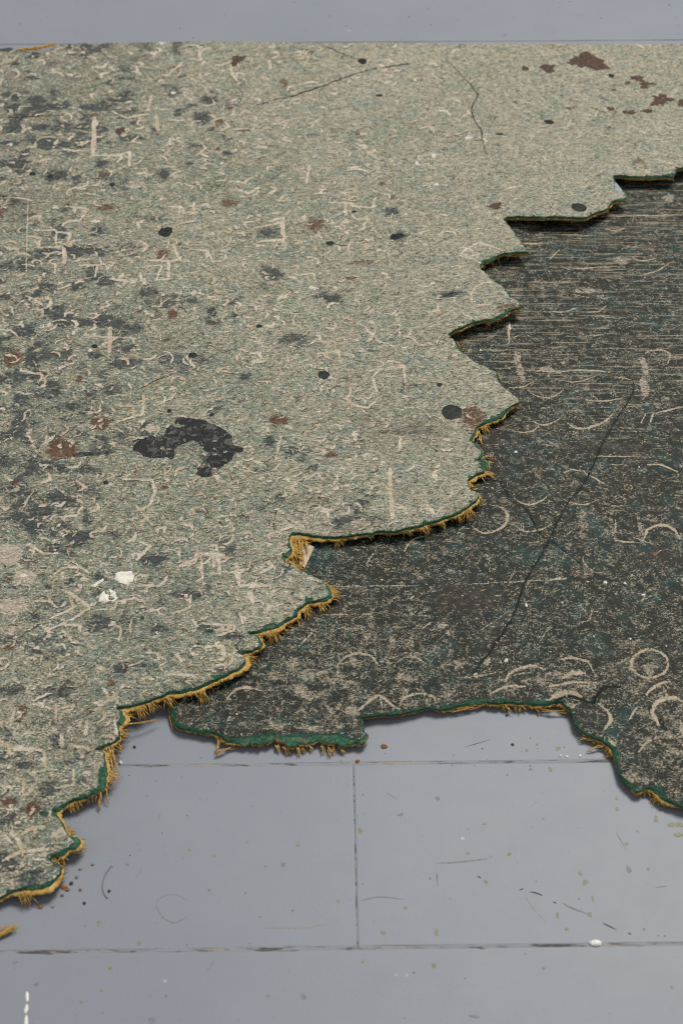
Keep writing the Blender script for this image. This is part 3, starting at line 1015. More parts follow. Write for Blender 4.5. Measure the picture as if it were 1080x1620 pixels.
TR = [([(728, 400), (757, 383), (793, 395)], 4.5), ([(728, 400), (759, 415)], 4.5), ([(746, 474), (745, 466), (750, 455), (765, 447), (785, 446)], 4.5), ([(755, 481), (776, 482)], 3),
      ([(617, 742), (618, 780), (621, 818)], 8), ([(17, 311), (52, 317)], 4), ([(54, 364), (89, 364), (89, 389)], 4), ([(94, 367), (111, 369), (107, 385)], 5),
      ([(44, 372), (63, 376), (61, 391), (98, 390)], 5), ([(102, 393), (102, 415)], 6), ([(126, 419), (154, 419), (151, 437)], 4), ([(80, 415), (89, 419), (87, 433)], 4),
      ([(233, 411), (267, 413), (267, 441), (246, 443)], 4), ([(230, 420), (256, 420), (248, 442)], 4), ([(222, 431), (224, 444)], 4), ([(267, 326), (289, 328), (291, 337), (307, 333), (307, 320)], 5),
      ([(222, 381), (235, 389), (226, 398)], 5), ([(274, 387), (286, 412)], 5), ([(300, 394), (326, 396), (339, 415)], 4), ([(104, 326), (139, 330), (128, 348)], 5),
      ([(48, 470), (67, 481)], 4), ([(56, 472), (80, 472), (80, 489)], 5), ([(133, 531), (209, 534), (213, 543)], 4), ([(174, 518), (174, 556)], 6), ([(0, 520), (18, 522), (30, 533)], 4),
      ([(33, 585), (67, 592), (65, 602)], 5), ([(185, 667), (226, 655), (228, 622)], 5), ([(185, 641), (211, 643), (212, 657)], 5), ([(137, 654), (159, 650), (159, 640)], 4),
      ([(193, 757), (241, 759), (246, 778), (237, 800), (222, 806), (215, 800)], 5), ([(222, 807), (241, 830)], 4), ([(222, 857), (237, 863), (217, 885)], 6), ([(130, 802), (122, 815), (96, 818)], 5),
      ([(146, 841), (165, 839), (168, 830)], 5), ([(67, 763), (81, 759), (78, 750)], 5), ([(52, 778), (37, 802)], 4), ([(48, 859), (70, 876), (96, 874)], 4), ([(285, 894), (307, 885), (311, 876), (337, 874), (339, 896)], 5),
      ([(111, 937), (143, 961), (111, 981)], 6), ([(109, 937), (117, 961), (80, 978)], 5), ([(70, 1013), (80, 994), (100, 987), (126, 989), (128, 998)], 4), ([(105, 1002), (115, 1015), (133, 1018)], 4),
      ([(85, 909), (100, 898), (126, 897), (144, 907)], 5), ([(57, 950), (78, 950), (92, 961)], 5), ([(148, 965), (181, 963), (185, 952), (215, 946), (237, 957)], 4), ([(274, 970), (300, 961), (302, 943)], 5),
      ([(217, 926), (252, 926), (263, 917)], 5), ([(178, 983), (191, 994), (189, 1013)], 4), ([(285, 896), (307, 891), (315, 878), (346, 876), (348, 909)], 6), ([(318, 878), (320, 914), (312, 919)], 5),
      ([(374, 891), (379, 920)], 6), ([(322, 987), (370, 989), (370, 998)], 4), ([(326, 1022), (352, 1022), (352, 1035)], 5), ([(344, 1052), (366, 1048), (371, 1031)], 5), ([(163, 1087), (174, 1105), (146, 1128)], 4.5),
      ([(0, 1174), (17, 1181), (41, 1185), (52, 1184)], 9), ([(16, 1184), (12, 1194)], 5), ([(70, 1189), (73, 1213)], 6), ([(52, 1223), (75, 1217), (90, 1217)], 5), ([(117, 1216), (117, 1241), (87, 1247)], 4),
      ([(22, 1230), (40, 1235), (36, 1255)], 5), ([(116, 1180), (132, 1182), (152, 1185)], 7), ([(99, 1162), (98, 1178)], 7), ([(20, 1315), (36, 1341)], 7), ([(5, 1360), (36, 1346), (75, 1343)], 6), ([(36, 1319), (50, 1310), (70, 1307)], 6),
      ([(55, 1358), (72, 1360)], 5), ([(18, 1392), (20, 1408)], 6), ([(0, 1416), (20, 1408)], 5), ([(163, 1124), (166, 1132), (154, 1146)], 5), ([(181, 1139), (185, 1160)], 5), ([(24, 1120), (18, 1148)], 4), ([(89, 1117), (89, 1142)], 4),
      ([(138, 1140), (136, 1160)], 6), ([(52, 1112), (85, 1122), (110, 1118)], 4), ([(20, 1332), (8, 1322)], 5), ([(150, 185), (147, 243)], 8), ([(147, 245), (185, 246), (205, 240), (205, 262)], 5), ([(118, 204), (140, 209), (160, 203)], 2.5),
      ([(240, 152), (236, 168)], 5), ([(178, 176), (200, 186), (235, 180)], 4), ([(248, 182), (250, 205)], 6), ([(262, 190), (290, 190)], 5), ([(300, 92), (318, 95), (315, 80)], 4), ([(365, 100), (367, 115), (375, 128)], 5), ([(340, 104), (368, 98)], 5),
      ([(425, 95), (428, 108)], 4), ([(268, 217), (270, 228), (258, 232)], 4), ([(310, 245), (325, 235), (320, 226)], 4), ([(362, 205), (390, 203)], 4), ([(490, 262), (485, 290)], 5), ([(372, 298), (392, 305), (410, 296)], 5), ([(402, 360), (445, 352), (450, 378), (408, 382)], 6),
      ([(425, 350), (448, 345), (446, 370)], 5), ([(520, 320), (545, 321), (548, 340)], 4), ([(556, 326), (590, 328), (594, 312)], 4), ([(500, 560), (535, 555), (540, 575)], 5), ([(545, 500), (575, 515), (600, 540), (625, 548)], 5), ([(500, 540), (530, 540), (531, 558)], 5),
      ([(470, 435), (495, 432), (500, 445)], 4), ([(565, 440), (575, 448)], 3), ([(612, 580), (638, 578), (641, 605)], 4), ([(585, 600), (600, 585), (640, 580)], 4), ([(435, 730), (445, 690), (475, 688)], 3), ([(560, 640), (580, 645), (598, 630)], 4), ([(555, 618), (548, 632), (560, 640)], 5),
      ([(590, 600), (595, 618)], 5), ([(670, 810), (690, 813), (698, 802)], 3), ([(588, 770), (605, 765), (620, 778)], 4), ([(480, 760), (502, 748), (512, 760)], 4), ([(540, 770), (560, 766)], 4), ([(372, 893), (378, 925)], 5), ([(387, 926), (420, 926)], 9), ([(396, 938), (400, 955)], 8),
      ([(425, 885), (430, 897), (412, 906)], 6), ([(456, 944), (468, 963)], 4), ([(404, 950), (414, 950), (416, 960)], 4), ([(476, 938), (480, 946)], 5), ([(380, 970), (385, 985)], 5), ([(310, 1070), (280, 1065), (260, 1068)], 5), ([(230, 1032), (250, 1034), (252, 1044)], 4),
      ([(280, 1035), (288, 1046), (283, 1038)], 4), ([(345, 1023), (354, 1026), (355, 1038)], 6), ([(205, 1052), (225, 1046)], 4)]
for pts, w in TR:
    w *= 1.0
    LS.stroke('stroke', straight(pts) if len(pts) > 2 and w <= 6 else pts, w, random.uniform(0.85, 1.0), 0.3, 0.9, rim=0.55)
# countless scrapes: bent ticks, hooks and arcs
nr = 0
while nr < 5400:
    u, v = random.uniform(-30, 1080), random.uniform(70, 1420)
    p = 0.95 * float(smooth(900, 330, np.array(u - 0.1 * (v - 400)))) + 0.30
    if random.random() > p:
        continue
    x, y, m, z = LS.pt(u, v)
    L = random.choice([2.0, 3, 4, 5, 7, 9]) * 1e-3 * random.uniform(0.7, 1.2)
    A = random.choice([0, 0, math.pi / 2, random.uniform(0, 3.14)]) + random.gauss(0, 0.28)
    w = random.choice([0.0005, 0.0007, 0.0009, 0.0013]) * (1.0 if p > 0.4 else 0.75)
    kk = m / 0.00031
    L *= kk ** 1.2
    w *= kk ** 1.1 * 1.12
    kind = random.random()
    pts = [np.array([x, y])]
    st, turn = L / 8, 0
    bend = random.choice([-1, 1]) * random.uniform(1.0, 1.9)
    for q in range(8):
        if kind < 0.3:
            a = A + (bend if q >= 4 + (L < 0.004) else 0)
        elif kind < 0.6:
            a = A + bend * q / 8 * 1.3
        else:
            turn += random.gauss(0, 0.45)
            a = A + turn
        pts.append(pts[-1] + st * np.array([math.cos(a), math.sin(a)]))
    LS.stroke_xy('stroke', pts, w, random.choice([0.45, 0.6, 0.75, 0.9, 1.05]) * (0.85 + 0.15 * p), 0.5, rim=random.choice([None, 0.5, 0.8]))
    nr += 1

BL = []
for (ox, oy, sc), L in (((0, 300, 2.7), [(200, 275), (90, 330), (330, 410), (150, 450), (640, 435), (700, 480), (1000, 480), (1000, 540), (130, 580), (280, 550), (500, 690), (530, 740), (440, 790), (200, 690), (340, 760), (740, 715), (20, 680), (60, 50), (110, 465), (310, 570), (545, 680), (340, 390), (650, 125), (20, 330), (540, 590)]),
                       ((0, 600, 2.7), [(60, 20), (230, 60), (300, 110), (280, 175), (130, 190), (60, 235), (80, 150), (475, 45), (350, 230), (140, 365), (200, 370), (260, 372), (380, 390), (380, 470), (250, 500), (280, 520), (90, 490), (60, 460), (200, 570), (65, 590), (280, 635), (490, 660), (340, 680), (140, 630), (960, 690), (650, 770), (240, 725), (520, 240), (430, 290), (620, 215), (930, 130), (20, 350), (10, 240), (190, 20)]),
                       ((0, 850, 2.7), [(790, 240), (140, 340), (430, 350), (660, 100), (60, 650), (190, 680), (520, 555), (985, 425), (290, 630), (680, 390), (270, 490), (610, 545), (980, 580)]),
                       ((0, 0, 2.0), [(400, 300), (330, 330), (210, 330), (550, 290), (670, 315), (640, 375), (400, 440), (100, 440), (130, 400), (60, 300), (460, 145), (280, 150), (15, 155), (330, 145), (560, 150), (520, 550), (320, 520), (245, 565), (690, 590), (25, 450), (150, 395), (170, 300), (200, 400), (300, 440), (60, 580), (180, 560)]),
                       ((0, 1110, 4.154), [(500, 380), (450, 410), (320, 560), (330, 590), (310, 130), (60, 200), (30, 340), (110, 350), (250, 840), (200, 1140), (250, 1120), (240, 1150), (150, 1150)]),
                       ((400, 300, 2.7), [(70, 355), (330, 460), (840, 452), (590, 95), (60, 180), (170, 640), (630, 210)]),
                       ((400, 600, 2.7), [(470, 530), (390, 600), (540, 600), (350, 620), (70, 265), (450, 570)])):
    for x, y in L:
        BL.append((ox + x / sc, oy + y / sc))
bf = fbm(XX, YY * 1.25, 85, 141, 4)
bc = fbm(XX, YY, 15, 147, 2)
LS.a['blot'] = 0.68 * smooth(0.52, 0.74, bf + 0.34 * (bc - 0.5) + 0.16 * smooth(360, 40, UU) - 0.14 - 0.10 * smooth(350, 800, UU))
for u, v in BL:
    if v > 1100 or v < 300:
        k = 0.8
    else:
        k = 1.0
    LS.blob('blot', u, v, random.uniform(9, 26) * k, random.uniform(6, 13) * k, random.uniform(0.5, 0.85), 0.95, 0.8, random.uniform(-0.3, 0.3))
for _ in range(60):
    u = abs(random.gauss(0, 200))
    v = random.uniform(80, 1300)
    LS.blob('blot', u, v, random.uniform(12, 40), random.uniform(7, 15), random.uniform(0.32, 0.6), 0.95, 0.6, random.uniform(-0.3, 0.3))
LS.blob('blot', 280, 700, 50, 13, 0.42, 0.8, 0.7)
LS.blob('blot', 335, 730, 22, 18, 0.7, 0.6, 0.6)
LS.blob('blot', 240, 690, 40, 16, 0.5, 0.8, 0.7)
LS.stroke('blot', [(118, 720), (145, 718), (171, 716)], 9, 1.0, 0.2)
for u, v, a, b, s in [(448, 130, 7, 7, .7), (347, 192, 8, 8, .8), (97, 712, 24, 17, 1), (158, 668, 15, 11, .75), (440, 665, 15, 9, 1), (502, 355, 18, 11, .75), (362, 322, 14, 6, .8), (168, 328, 16, 5, .8),
                      (22, 568, 18, 13, .85), (3, 333, 9, 13, .6), (272, 497, 8, 8, .95), (250, 495, 7, 6, .55), (257, 402, 10, 8, .75), (745, 660, 20, 17, .85), (523, 718, 11, 6, .9), (810, 484, 14, 5, .75), (795, 490, 12, 5, .6),
                      (52, 1280, 13, 13, .95), (15, 1268, 12, 7, .9), (35, 1128, 9, 13, .7), (15, 1025, 9, 6, .8), (176, 1080, 7, 6, .85), (125, 600, 5, 7, .8), (1010, 255, 9, 5, .6), (165, 275, 13, 7, .55), (108, 865, 6, 6, .7),
                      (505, 790, 22, 7, .45), (545, 725, 10, 5, .6), (575, 415, 20, 4, .55), (557, 440, 8, 4, .8), (130, 735, 6, 4, .4), (226, 632, 4, 7, .8), (8, 490, 8, 5, .4)]:
    LS.blob('rust', u, v, a, b, s * 1.2, 0.45, 0.4)
for _ in range(26):
    LS.blob('rust', random.uniform(0, 640), random.uniform(90, 1050), random.uniform(3, 8), random.uniform(2, 5), random.uniform(0.6, 0.95), 0.5, 0.5)
for u, v, a, b, s in [(15, 878, 20, 17, .9), (18, 958, 26, 12, .85), (40, 910, 20, 9, .7), (20, 998, 9, 6, .7), (756, 328, 9, 4, .7), (93, 1319, 13, 7, .8), (215, 290, 14, 8, .5), (240, 676, 10, 8, .6), (975, 262, 8, 3, .4)]:
    LS.blob('patch', u, v, a, b, s * 1.15, 0.35, 0.4)
for u, v, a, b in [(750, 477, 3, 2.5), (740, 217, 8, 4), (690, 291, 6, 2.5), (495, 455, 9, 4), (685, 245, 5, 6), (142, 554, 5, 3), (117, 527, 4, 5), (153, 350, 10, 3), (38, 910, 9, 4), (275, 147, 5, 3), (640, 550, 4, 1.5), (645, 548, 5, 1.5), (255, 68, 6, 3), (545, 335, 4, 2), (660, 258, 4, 3)]:
    LS.blob('white', u, v, a * 0.8, b * 0.8, 0.8, 0.5, 0.7)
CR = [([(704, 92), (716, 105), (730, 118), (742, 132), (751, 143), (756, 150), (748, 163), (746, 178), (752, 192), (760, 205), (763, 222), (768, 245)], 2.6, 1),
      ([(756, 150), (770, 153), (785, 157)], 1.6, .7), ([(405, 165), (460, 152), (505, 137), (560, 117), (596, 108)], 3.4, 1), ([(605, 107), (648, 101)], 4, 1), ([(498, 66), (535, 82), (572, 97)], 3, .9),
      ([(0, 185), (50, 184), (100, 182)], 3.4, .95), ([(100, 182), (200, 180), (380, 170)], 1.6, .6), ([(130, 142), (160, 134)], 3, .7), ([(400, 545), (375, 551), (330, 565), (300, 580)], 2.2, .8), ([(290, 585), (250, 600), (215, 618)], 2.4, .85),
      ([(160, 650), (120, 675), (95, 692)], 2.4, .85), ([(60, 715), (20, 738), (0, 750)], 2, .6), ([(325, 999), (360, 1000), (400, 1001)], 2, .95), ([(185, 1118), (150, 1125), (110, 1123)], 2.2, .9),
      ([(446, 879), (425, 884), (400, 893)], 2.2, .85), ([(380, 1001), (379, 1015), (372, 1021), (381, 1029)], 2.6, .95), ([(152, 1185), (140, 1182)], 2.5, .9), ([(760, 418), (745, 417), (728, 420), (715, 424)], 1.8, .7),
      ([(700, 524), (660, 522), (600, 524)], 1.4, .5), ([(0, 130), (60, 90)], 1, 0.0), ([(45, 1183), (25, 1173), (5, 1165)], 3, .7), ([(437, 810), (432, 830)], 3, .7)]
for pts, w, s in CR:
    if s > 0:
        LS.stroke('crack', pts, w * 0.85, s * 0.97, 0.3, 1.4)
LS.stroke('stroke', [(45, 318), (43, 380), (42, 440)], 2.4, 0.8, 0.2, 0.3)
LS.stroke('patch', [(640, 318), (660, 322)], 5, 0.4)
# green shows where the face has chipped away beside the tear
Sg = sdf(light_poly, xs, ys, 0.02)
en = fbm(XX, YY, 220, 95, 3)
LS.a['edge'] = np.maximum(LS.a['edge'], smooth(0.0008, 0.0001, Sg - 0.0022 * np.clip(en - 0.63, 0, 1) * 4) * (VV > 100) * 0.9)
for u, v, a, b in [(332, 998, 7, 4), (70, 1287, 9, 4), (160, 1225, 5, 22), (150, 1250, 12, 5), (1077, 160, 5, 4), (95, 1391, 10, 5), (766, 733, 9, 5), (225, 978, 4, 4), (790, 212, 7, 2), (770, 735, 8, 5), (345, 1070, 12, 3)]:
    LS.blob('edge', u, v, a, b, 0.85, 0.5, 0.4)

# relief
relief = (0.00020 * (fbm(XX, YY, 420, 101, 3) - 0.5) + 0.0005 * (fbm(XX, YY, 60, 105, 2) - 0.5)
          - 0.00010 * LS.a['stroke'] - 0.00045 * LS.a['crack'] - 0.00018 * LS.a['rim'] - 0.00035 * smooth(0.0012, 0, Sg))
ZL = light_height(XX, YY) + relief
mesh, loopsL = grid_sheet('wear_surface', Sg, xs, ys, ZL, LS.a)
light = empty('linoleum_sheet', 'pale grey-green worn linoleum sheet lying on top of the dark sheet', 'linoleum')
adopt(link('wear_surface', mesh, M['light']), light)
del UU, VV, wn, en, relief


# ------------------------------------------------------------------ dark sheet: marks
xs2, ys2 = frame_grid(DARK_EDGE)
DS = Sheet(xs2, ys2, dark_height, ['stroke', 'crack', 'white', 'patch', 'edge', 'wear', 'lines', 'haze'])
XD, YD = np.meshgrid(xs2, ys2)
UD, VD = to_px(XD, YD, 0.005)
wn = fbm(XD, YD, 24, 111, 3)
DS.a['wear'] = np.clip(0.24 + 0.26 * smooth(850, 1150, VD) + (wn - 0.5) * 1.1 - 0.12 * smooth(700, 500, VD), 0, 1)
DS.a['lines'] = np.clip(smooth(760, 560, VD) * 0.75 + (smooth(440, 470, VD) * smooth(540, 510, VD)) * smooth(880, 960, UD) * 0.9 + 0.1 + (fbm(XD, YD, 18, 115, 2) - 0.5) * 0.7, 0, 1)
for u, v, a, b, s in [(1000, 1070, 60, 30, .8), (900, 1085, 60, 20, .9), (480, 1070, 26, 14, .8), (560, 1125, 14, 9, 1), (440, 1150, 50, 8, .9), (520, 1150, 60, 8, 1), (1030, 1180, 40, 30, .7), (570, 992, 11, 9, .7), (990, 1020, 22, 12, .8), (1010, 985, 16, 8, .8), (860, 1110, 30, 6, .8), (1000, 1230, 24, 10, .8)]:
    DS.blob('wear', u, v, a, b, s, 0.8, 0.5)
for u, v, a, b, s in [(740, 945, 70, 25, .8), (1000, 765, 60, 20, .5), (1050, 880, 50, 14, .8), (960, 710, 70, 14, .7), (780, 690, 20, 18, .6)]:
    DS.blob('haze', u, v, a, b, s, 0.7, 0.4)
DT = [([(881, 417), (897, 425), (929, 424), (967, 422)], 4), ([(999, 408), (1013, 413), (1036, 408)], 4), ([(981, 387), (999, 391), (1017, 386)], 3), ([(960, 363), (974, 365), (987, 361)], 3.5), ([(946, 342), (1010, 341), (1080, 340)], 3.5),
      ([(830, 385), (857, 385)], 5), ([(869, 371), (943, 372)], 3), ([(858, 493), (890, 493), (916, 486)], 3), ([(925, 493), (946, 493), (957, 484)], 3), ([(911, 526), (939, 531), (967, 526)], 3), ([(940, 500), (970, 503), (1000, 502)], 2.5),
      ([(805, 509), (805, 544)], 5), ([(795, 538), (813, 534), (825, 528)], 3), ([(805, 613), (823, 613), (844, 603)], 4), ([(835, 617), (851, 627), (869, 630), (890, 618)], 4.5), ([(844, 586), (879, 588), (925, 585), (967, 590)], 4),
      ([(876, 599), (904, 604), (925, 601), (943, 594)], 3.5), ([(916, 628), (929, 633), (960, 634), (985, 629)], 3.5), ([(932, 622), (945, 633)], 3.5), ([(971, 596), (997, 601)], 3.5), ([(837, 662), (851, 671), (872, 670), (886, 661)], 5),
      ([(809, 680), (823, 684), (841, 682), (853, 673)], 4), ([(897, 669), (911, 678), (929, 677), (953, 668), (969, 655)], 5.5), ([(1020, 559), (1038, 553), (1059, 560), (1055, 575)], 5), ([(890, 749), (904, 743), (922, 745)], 5), ([(922, 745), (960, 769)], 3.5),
      ([(960, 735), (992, 735)], 3.5), ([(1024, 735), (1045, 735), (1070, 747)], 5), ([(813, 789), (830, 798), (848, 796), (864, 786)], 4.5), ([(892, 789), (908, 797), (929, 797), (946, 790)], 4), ([(953, 794), (967, 800), (988, 800)], 3.5),
      ([(813, 831), (830, 840), (851, 838), (871, 830)], 5), ([(742, 828), (756, 840), (777, 842), (796, 832), (802, 815), (793, 803), (775, 798)], 5.5), ([(1018, 852), (1024, 838), (1045, 830), (1066, 838), (1075, 852)], 7), ([(973, 821), (973, 850)], 4), ([(971, 855), (1010, 859)], 4),
      ([(960, 682), (1025, 682)], 2.5), ([(936, 722), (1013, 721)], 2.5), ([(1031, 655), (1080, 643)], 4), ([(1020, 655), (1014, 668)], 4), ([(1032, 657), (1028, 668)], 4), ([(714, 925), (823, 920), (869, 917), (895, 915)], 3.5), ([(870, 917), (895, 915)], 8),
      ([(527, 928), (600, 927), (660, 926)], 3), ([(487, 973), (580, 971), (667, 970)], 2.2), ([(800, 1073), (812, 1061), (840, 1053), (862, 1059)], 7), ([(879, 1045), (904, 1041), (929, 1047), (939, 1063)], 5), ([(890, 1073), (904, 1065), (925, 1065)], 9),
      ([(776, 1098), (798, 1086), (830, 1086)], 6), ([(862, 1087), (904, 1080), (946, 1079)], 6), ([(872, 1101), (893, 1094), (918, 1101)], 9), ([(922, 880), (925, 894), (939, 904), (962, 907)], 3), ([(936, 961), (932, 980), (911, 985)], 3),
      ([(1031, 1138), (1033, 1118), (1047, 1106), (1066, 1104), (1082, 1112)], 9), ([(1030, 1127), (1041, 1146)], 7), ([(947, 1113), (960, 1124), (966, 1138), (954, 1156)], 7), ([(866, 1108), (886, 1099), (905, 1095), (919, 1102)], 9), ([(994, 1138), (1008, 1118)], 6),
      ([(1022, 1099), (1036, 1085), (1058, 1077)], 6), ([(958, 1168), (972, 1179)], 8), ([(1077, 1143), (1079, 1165)], 6), ([(1010, 1190), (1022, 1174), (1041, 1166)], 5), ([(361, 1103), (374, 1091), (395, 1087), (414, 1094)], 6), ([(567, 1124), (586, 1107), (601, 1100), (615, 1111), (630, 1123)], 6),
      ([(601, 1100), (603, 1116)], 4), ([(632, 1121), (635, 1109), (647, 1100), (668, 1097), (685, 1102), (690, 1114)], 5.5), ([(533, 1053), (547, 1038), (567, 1033), (587, 1038), (598, 1053)], 5), ([(620, 1058), (633, 1043), (657, 1039), (675, 1053)], 4.5), ([(640, 873), (650, 855), (670, 847)], 4),
      ([(467, 1030), (485, 1010), (503, 990)], 2.5), ([(476, 1016), (500, 998)], 2.5), ([(667, 994), (682, 985)], 3), ([(540, 1050), (560, 1044)], 4), ([(755, 1000), (800, 970)], 2), ([(1000, 850), (1030, 860)], 3), ([(880, 858), (920, 828)], 2.5), ([(788, 1060), (770, 1068), (720, 1072)], 4),
      ([(812, 1068), (840, 1063)], 3), ([(805, 1062), (800, 1078)], 5), ([(1036, 940), (1000, 955)], 2.5), ([(870, 990), (850, 1020)], 2), ([(700, 1020), (670, 1040), (655, 1050)], 2.2), ([(905, 465), (930, 470)], 3), ([(520, 1000), (560, 985)], 2), ([(590, 875), (580, 890)], 3),
      ([(512, 860), (545, 885)], 2), ([(700, 870), (735, 880)], 2), ([(1010, 436), (1040, 428), (1060, 415)], 3.5), ([(870, 408), (885, 395)], 3)]
for pts, w in DT:
    DS.stroke('stroke', pts, w * 0.78, random.uniform(0.75, 1.0), 0.6, 0.9)
for _ in range(4200):
    u, v = random.uniform(300, 1090), random.uniform(280, 1270)
    x, y, m, z = DS.pt(u, v)
    A = random.choice([0, random.uniform(0, 3.14)]) + random.gauss(0, 0.15)
    L = random.choice([2, 3, 5, 8]) * 1e-3
    cv = random.gauss(0, 0.8)
    pts = [np.array([x, y])]
    for q in range(6):
        a = A + cv * q / 6
        pts.append(pts[-1] + L / 6 * np.array([math.cos(a), math.sin(a)]))
    DS.stroke_xy('stroke', pts, random.choice([0.0003, 0.0004, 0.0006]), random.uniform(0.35, 0.7), 0.5)
for cx, cy, rx, ry, w in [(1027, 1050, 29, 22, 4.6), (993, 771, 6, 4, 1.6)]:
    DS.stroke('stroke', [(cx + rx * math.cos(t * math.pi / 8), cy + ry * math.sin(t * math.pi / 8)) for t in range(17)], w, 0.8, 0.1, 0.8)
for u, v, a, b, s in [(982, 412, 14, 7, .8), (925, 460, 20, 5, .75), (953, 470, 12, 5, .7), (1056, 313, 11, 6, .8), (862, 584, 14, 4, .95), (818, 567, 6, 12, .85), (822, 585, 6, 14, .9), (826, 600, 5, 6, .9), (1018, 580, 6, 20, .85), (1018, 612, 7, 20, .85), (1013, 838, 5, 27, .75),
                      (556, 1124, 12, 9, .9), (486, 1068, 19, 11, .75), (698, 990, 9, 6, .9), (710, 1002, 9, 6, .85), (570, 990, 9, 8, .6), (770, 1046, 7, 7, .8), (880, 1068, 20, 7, .7), (578, 1160, 8, 4, .8), (930, 1088, 15, 4, .7), (1005, 985, 10, 4, .7), (1052, 630, 6, 3, .8), (855, 1075, 26, 8, .55), (500, 1152, 26, 6, .7),
                      (860, 900, 6, 5, .6), (712, 903, 8, 5, .6), (740, 905, 6, 5, .5), (828, 1075, 10, 5, .6), (1080, 917, 7, 4, .9), (940, 330, 8, 4, .5), (900, 1117, 12, 5, .9), (968, 1174, 8, 5, .8), (870, 700, 16, 6, .5), (1000, 1228, 14, 6, .6)]:
    DS.blob('patch', u, v, a, b, s, 0.45, 0.4)
for u, v, a, b in [(929, 920, 3, 2.5), (957, 920, 5, 3.5), (988, 922, 4, 3), (1017, 941, 6, 3), (832, 957, 2.5, 6), (816, 715, 4, 3), (1016, 648, 4, 2.5), (841, 786, 3, 2), (1010, 738, 2.5, 1.8), (996, 1010, 3, 2), (1053, 1022, 3, 2), (752, 1067, 5, 4), (806, 516, 2, 7), (889, 953, 3, 3), (760, 554, 3, 2.5), (800, 1045, 4, 5), (540, 1160, 3, 2), (375, 1130, 3, 2)]:
    DS.blob('white', u, v, a * 0.75, b * 0.75, 0.8, 0.5, 0.6)
for pts, w, s in [([(983, 592), (997, 599), (1002, 610), (997, 627), (981, 652), (960, 687), (939, 729), (925, 761), (897, 796), (880, 828), (869, 849)], 3, .95), ([(881, 823), (858, 873), (830, 920), (812, 971), (784, 1017), (746, 1066)], 3.4, 1),
                  ([(784, 754), (798, 775), (809, 793), (828, 802), (841, 821), (853, 843), (876, 859), (904, 880), (925, 897)], 3.2, 1), ([(880, 1108), (890, 1102), (902, 1101), (919, 1106), (936, 1112), (940, 1104), (947, 1095), (960, 1086), (980, 1086)], 5.5, 1),
                  ([(980, 1086), (979, 1074), (972, 1064)], 2, .9), ([(900, 1099), (892, 1082)], 1.8, .8), ([(567, 1135), (560, 1134)], 3, .9), ([(945, 1110), (948, 1104)], 4, .9), ([(1046, 1138), (1046, 1152)], 9, .7)]:
    DS.stroke('crack', pts, w * 0.95, s * 0.96, 0.2, 0.8)
Sd = sdf(dark_poly, xs2, ys2, 0.02)
en = fbm(XD, YD, 220, 125, 3)
DS.a['edge'] = smooth(0.0014, 0.0001, Sd - 0.0022 * np.clip(en - 0.55, 0, 1) * 4) * (UD < 1100) * 0.8
for u, v, a, b in [(760, 1108, 26, 4), (850, 1110, 40, 3), (940, 1108, 8, 6), (277, 1135, 5, 16), (1040, 1254, 10, 5), (470, 1164, 90, 3)]:
    DS.blob('edge', u, v, a, b, 0.8, 0.5, 0.4)
ZD = (dark_height(XD, YD) + 0.00014 * (fbm(XD, YD, 420, 131, 3) - 0.5) + 0.0004 * (fbm(XD, YD, 60, 135, 2) - 0.5)
      - 0.00008 * DS.a['stroke'] - 0.0007 * DS.a['crack'] - 0.0004 * smooth(0.0012, 0, Sd))
mesh, loopsD = grid_sheet('wear_surface', Sd, xs2, ys2, ZD, DS.a)
dark = empty('linoleum_sheet', 'nearly black green linoleum sheet with scratched rings, partly under the pale sheet', 'linoleum')
adopt(link('wear_surface', mesh, M['dark']), dark)


# ------------------------------------------------------------------ torn edges: green core, jute backing, loose fibres
def strip(name, rows, mat, parent):
    n = len(rows[0])
    V = np.concatenate(rows)
    F = []
    for k in range(len(rows) - 1):
        a, b = k * n, (k + 1) * n
        for i in range(n):
            j = (i + 1) % n
            F.append((a + i, b + i, b + j, a + j))
    return adopt(link(name, mesh_from(name, V, F), mat), parent)


def tube(V, F, pts, radii, sides=4):
    n = len(pts)
    b = len(V)
    for i, p in enumerate(pts):
        p = Vector(p)
        d = Vector(pts[min(i + 1, n - 1)]) - Vector(pts[max(i - 1, 0)])
        if d.length < 1e-9:
            d = Vector((1, 0, 0))
        d.normalize()
        up = Vector((0, 0, 1)) if abs(d.z) < 0.9 else Vector((1, 0, 0))
        s = d.cross(up).normalized()
        t = s.cross(d)
        for k in range(sides):
            A = k * 2 * math.pi / sides + 0.4
            q = p + (s * math.cos(A) + t * math.sin(A)) * radii[i]
            V.append((q.x, q.y, q.z))
    for i in range(n - 1):
        for k in range(sides):
            l = (k + 1) % sides
            F.append((b + i * sides + k, b + i * sides + l, b + (i + 1) * sides + l, b + (i + 1) * sides + k))
    F.append(tuple(b + k for k in range(sides))[::-1])
    F.append(tuple(b + (n - 1) * sides + k for k in range(sides)))


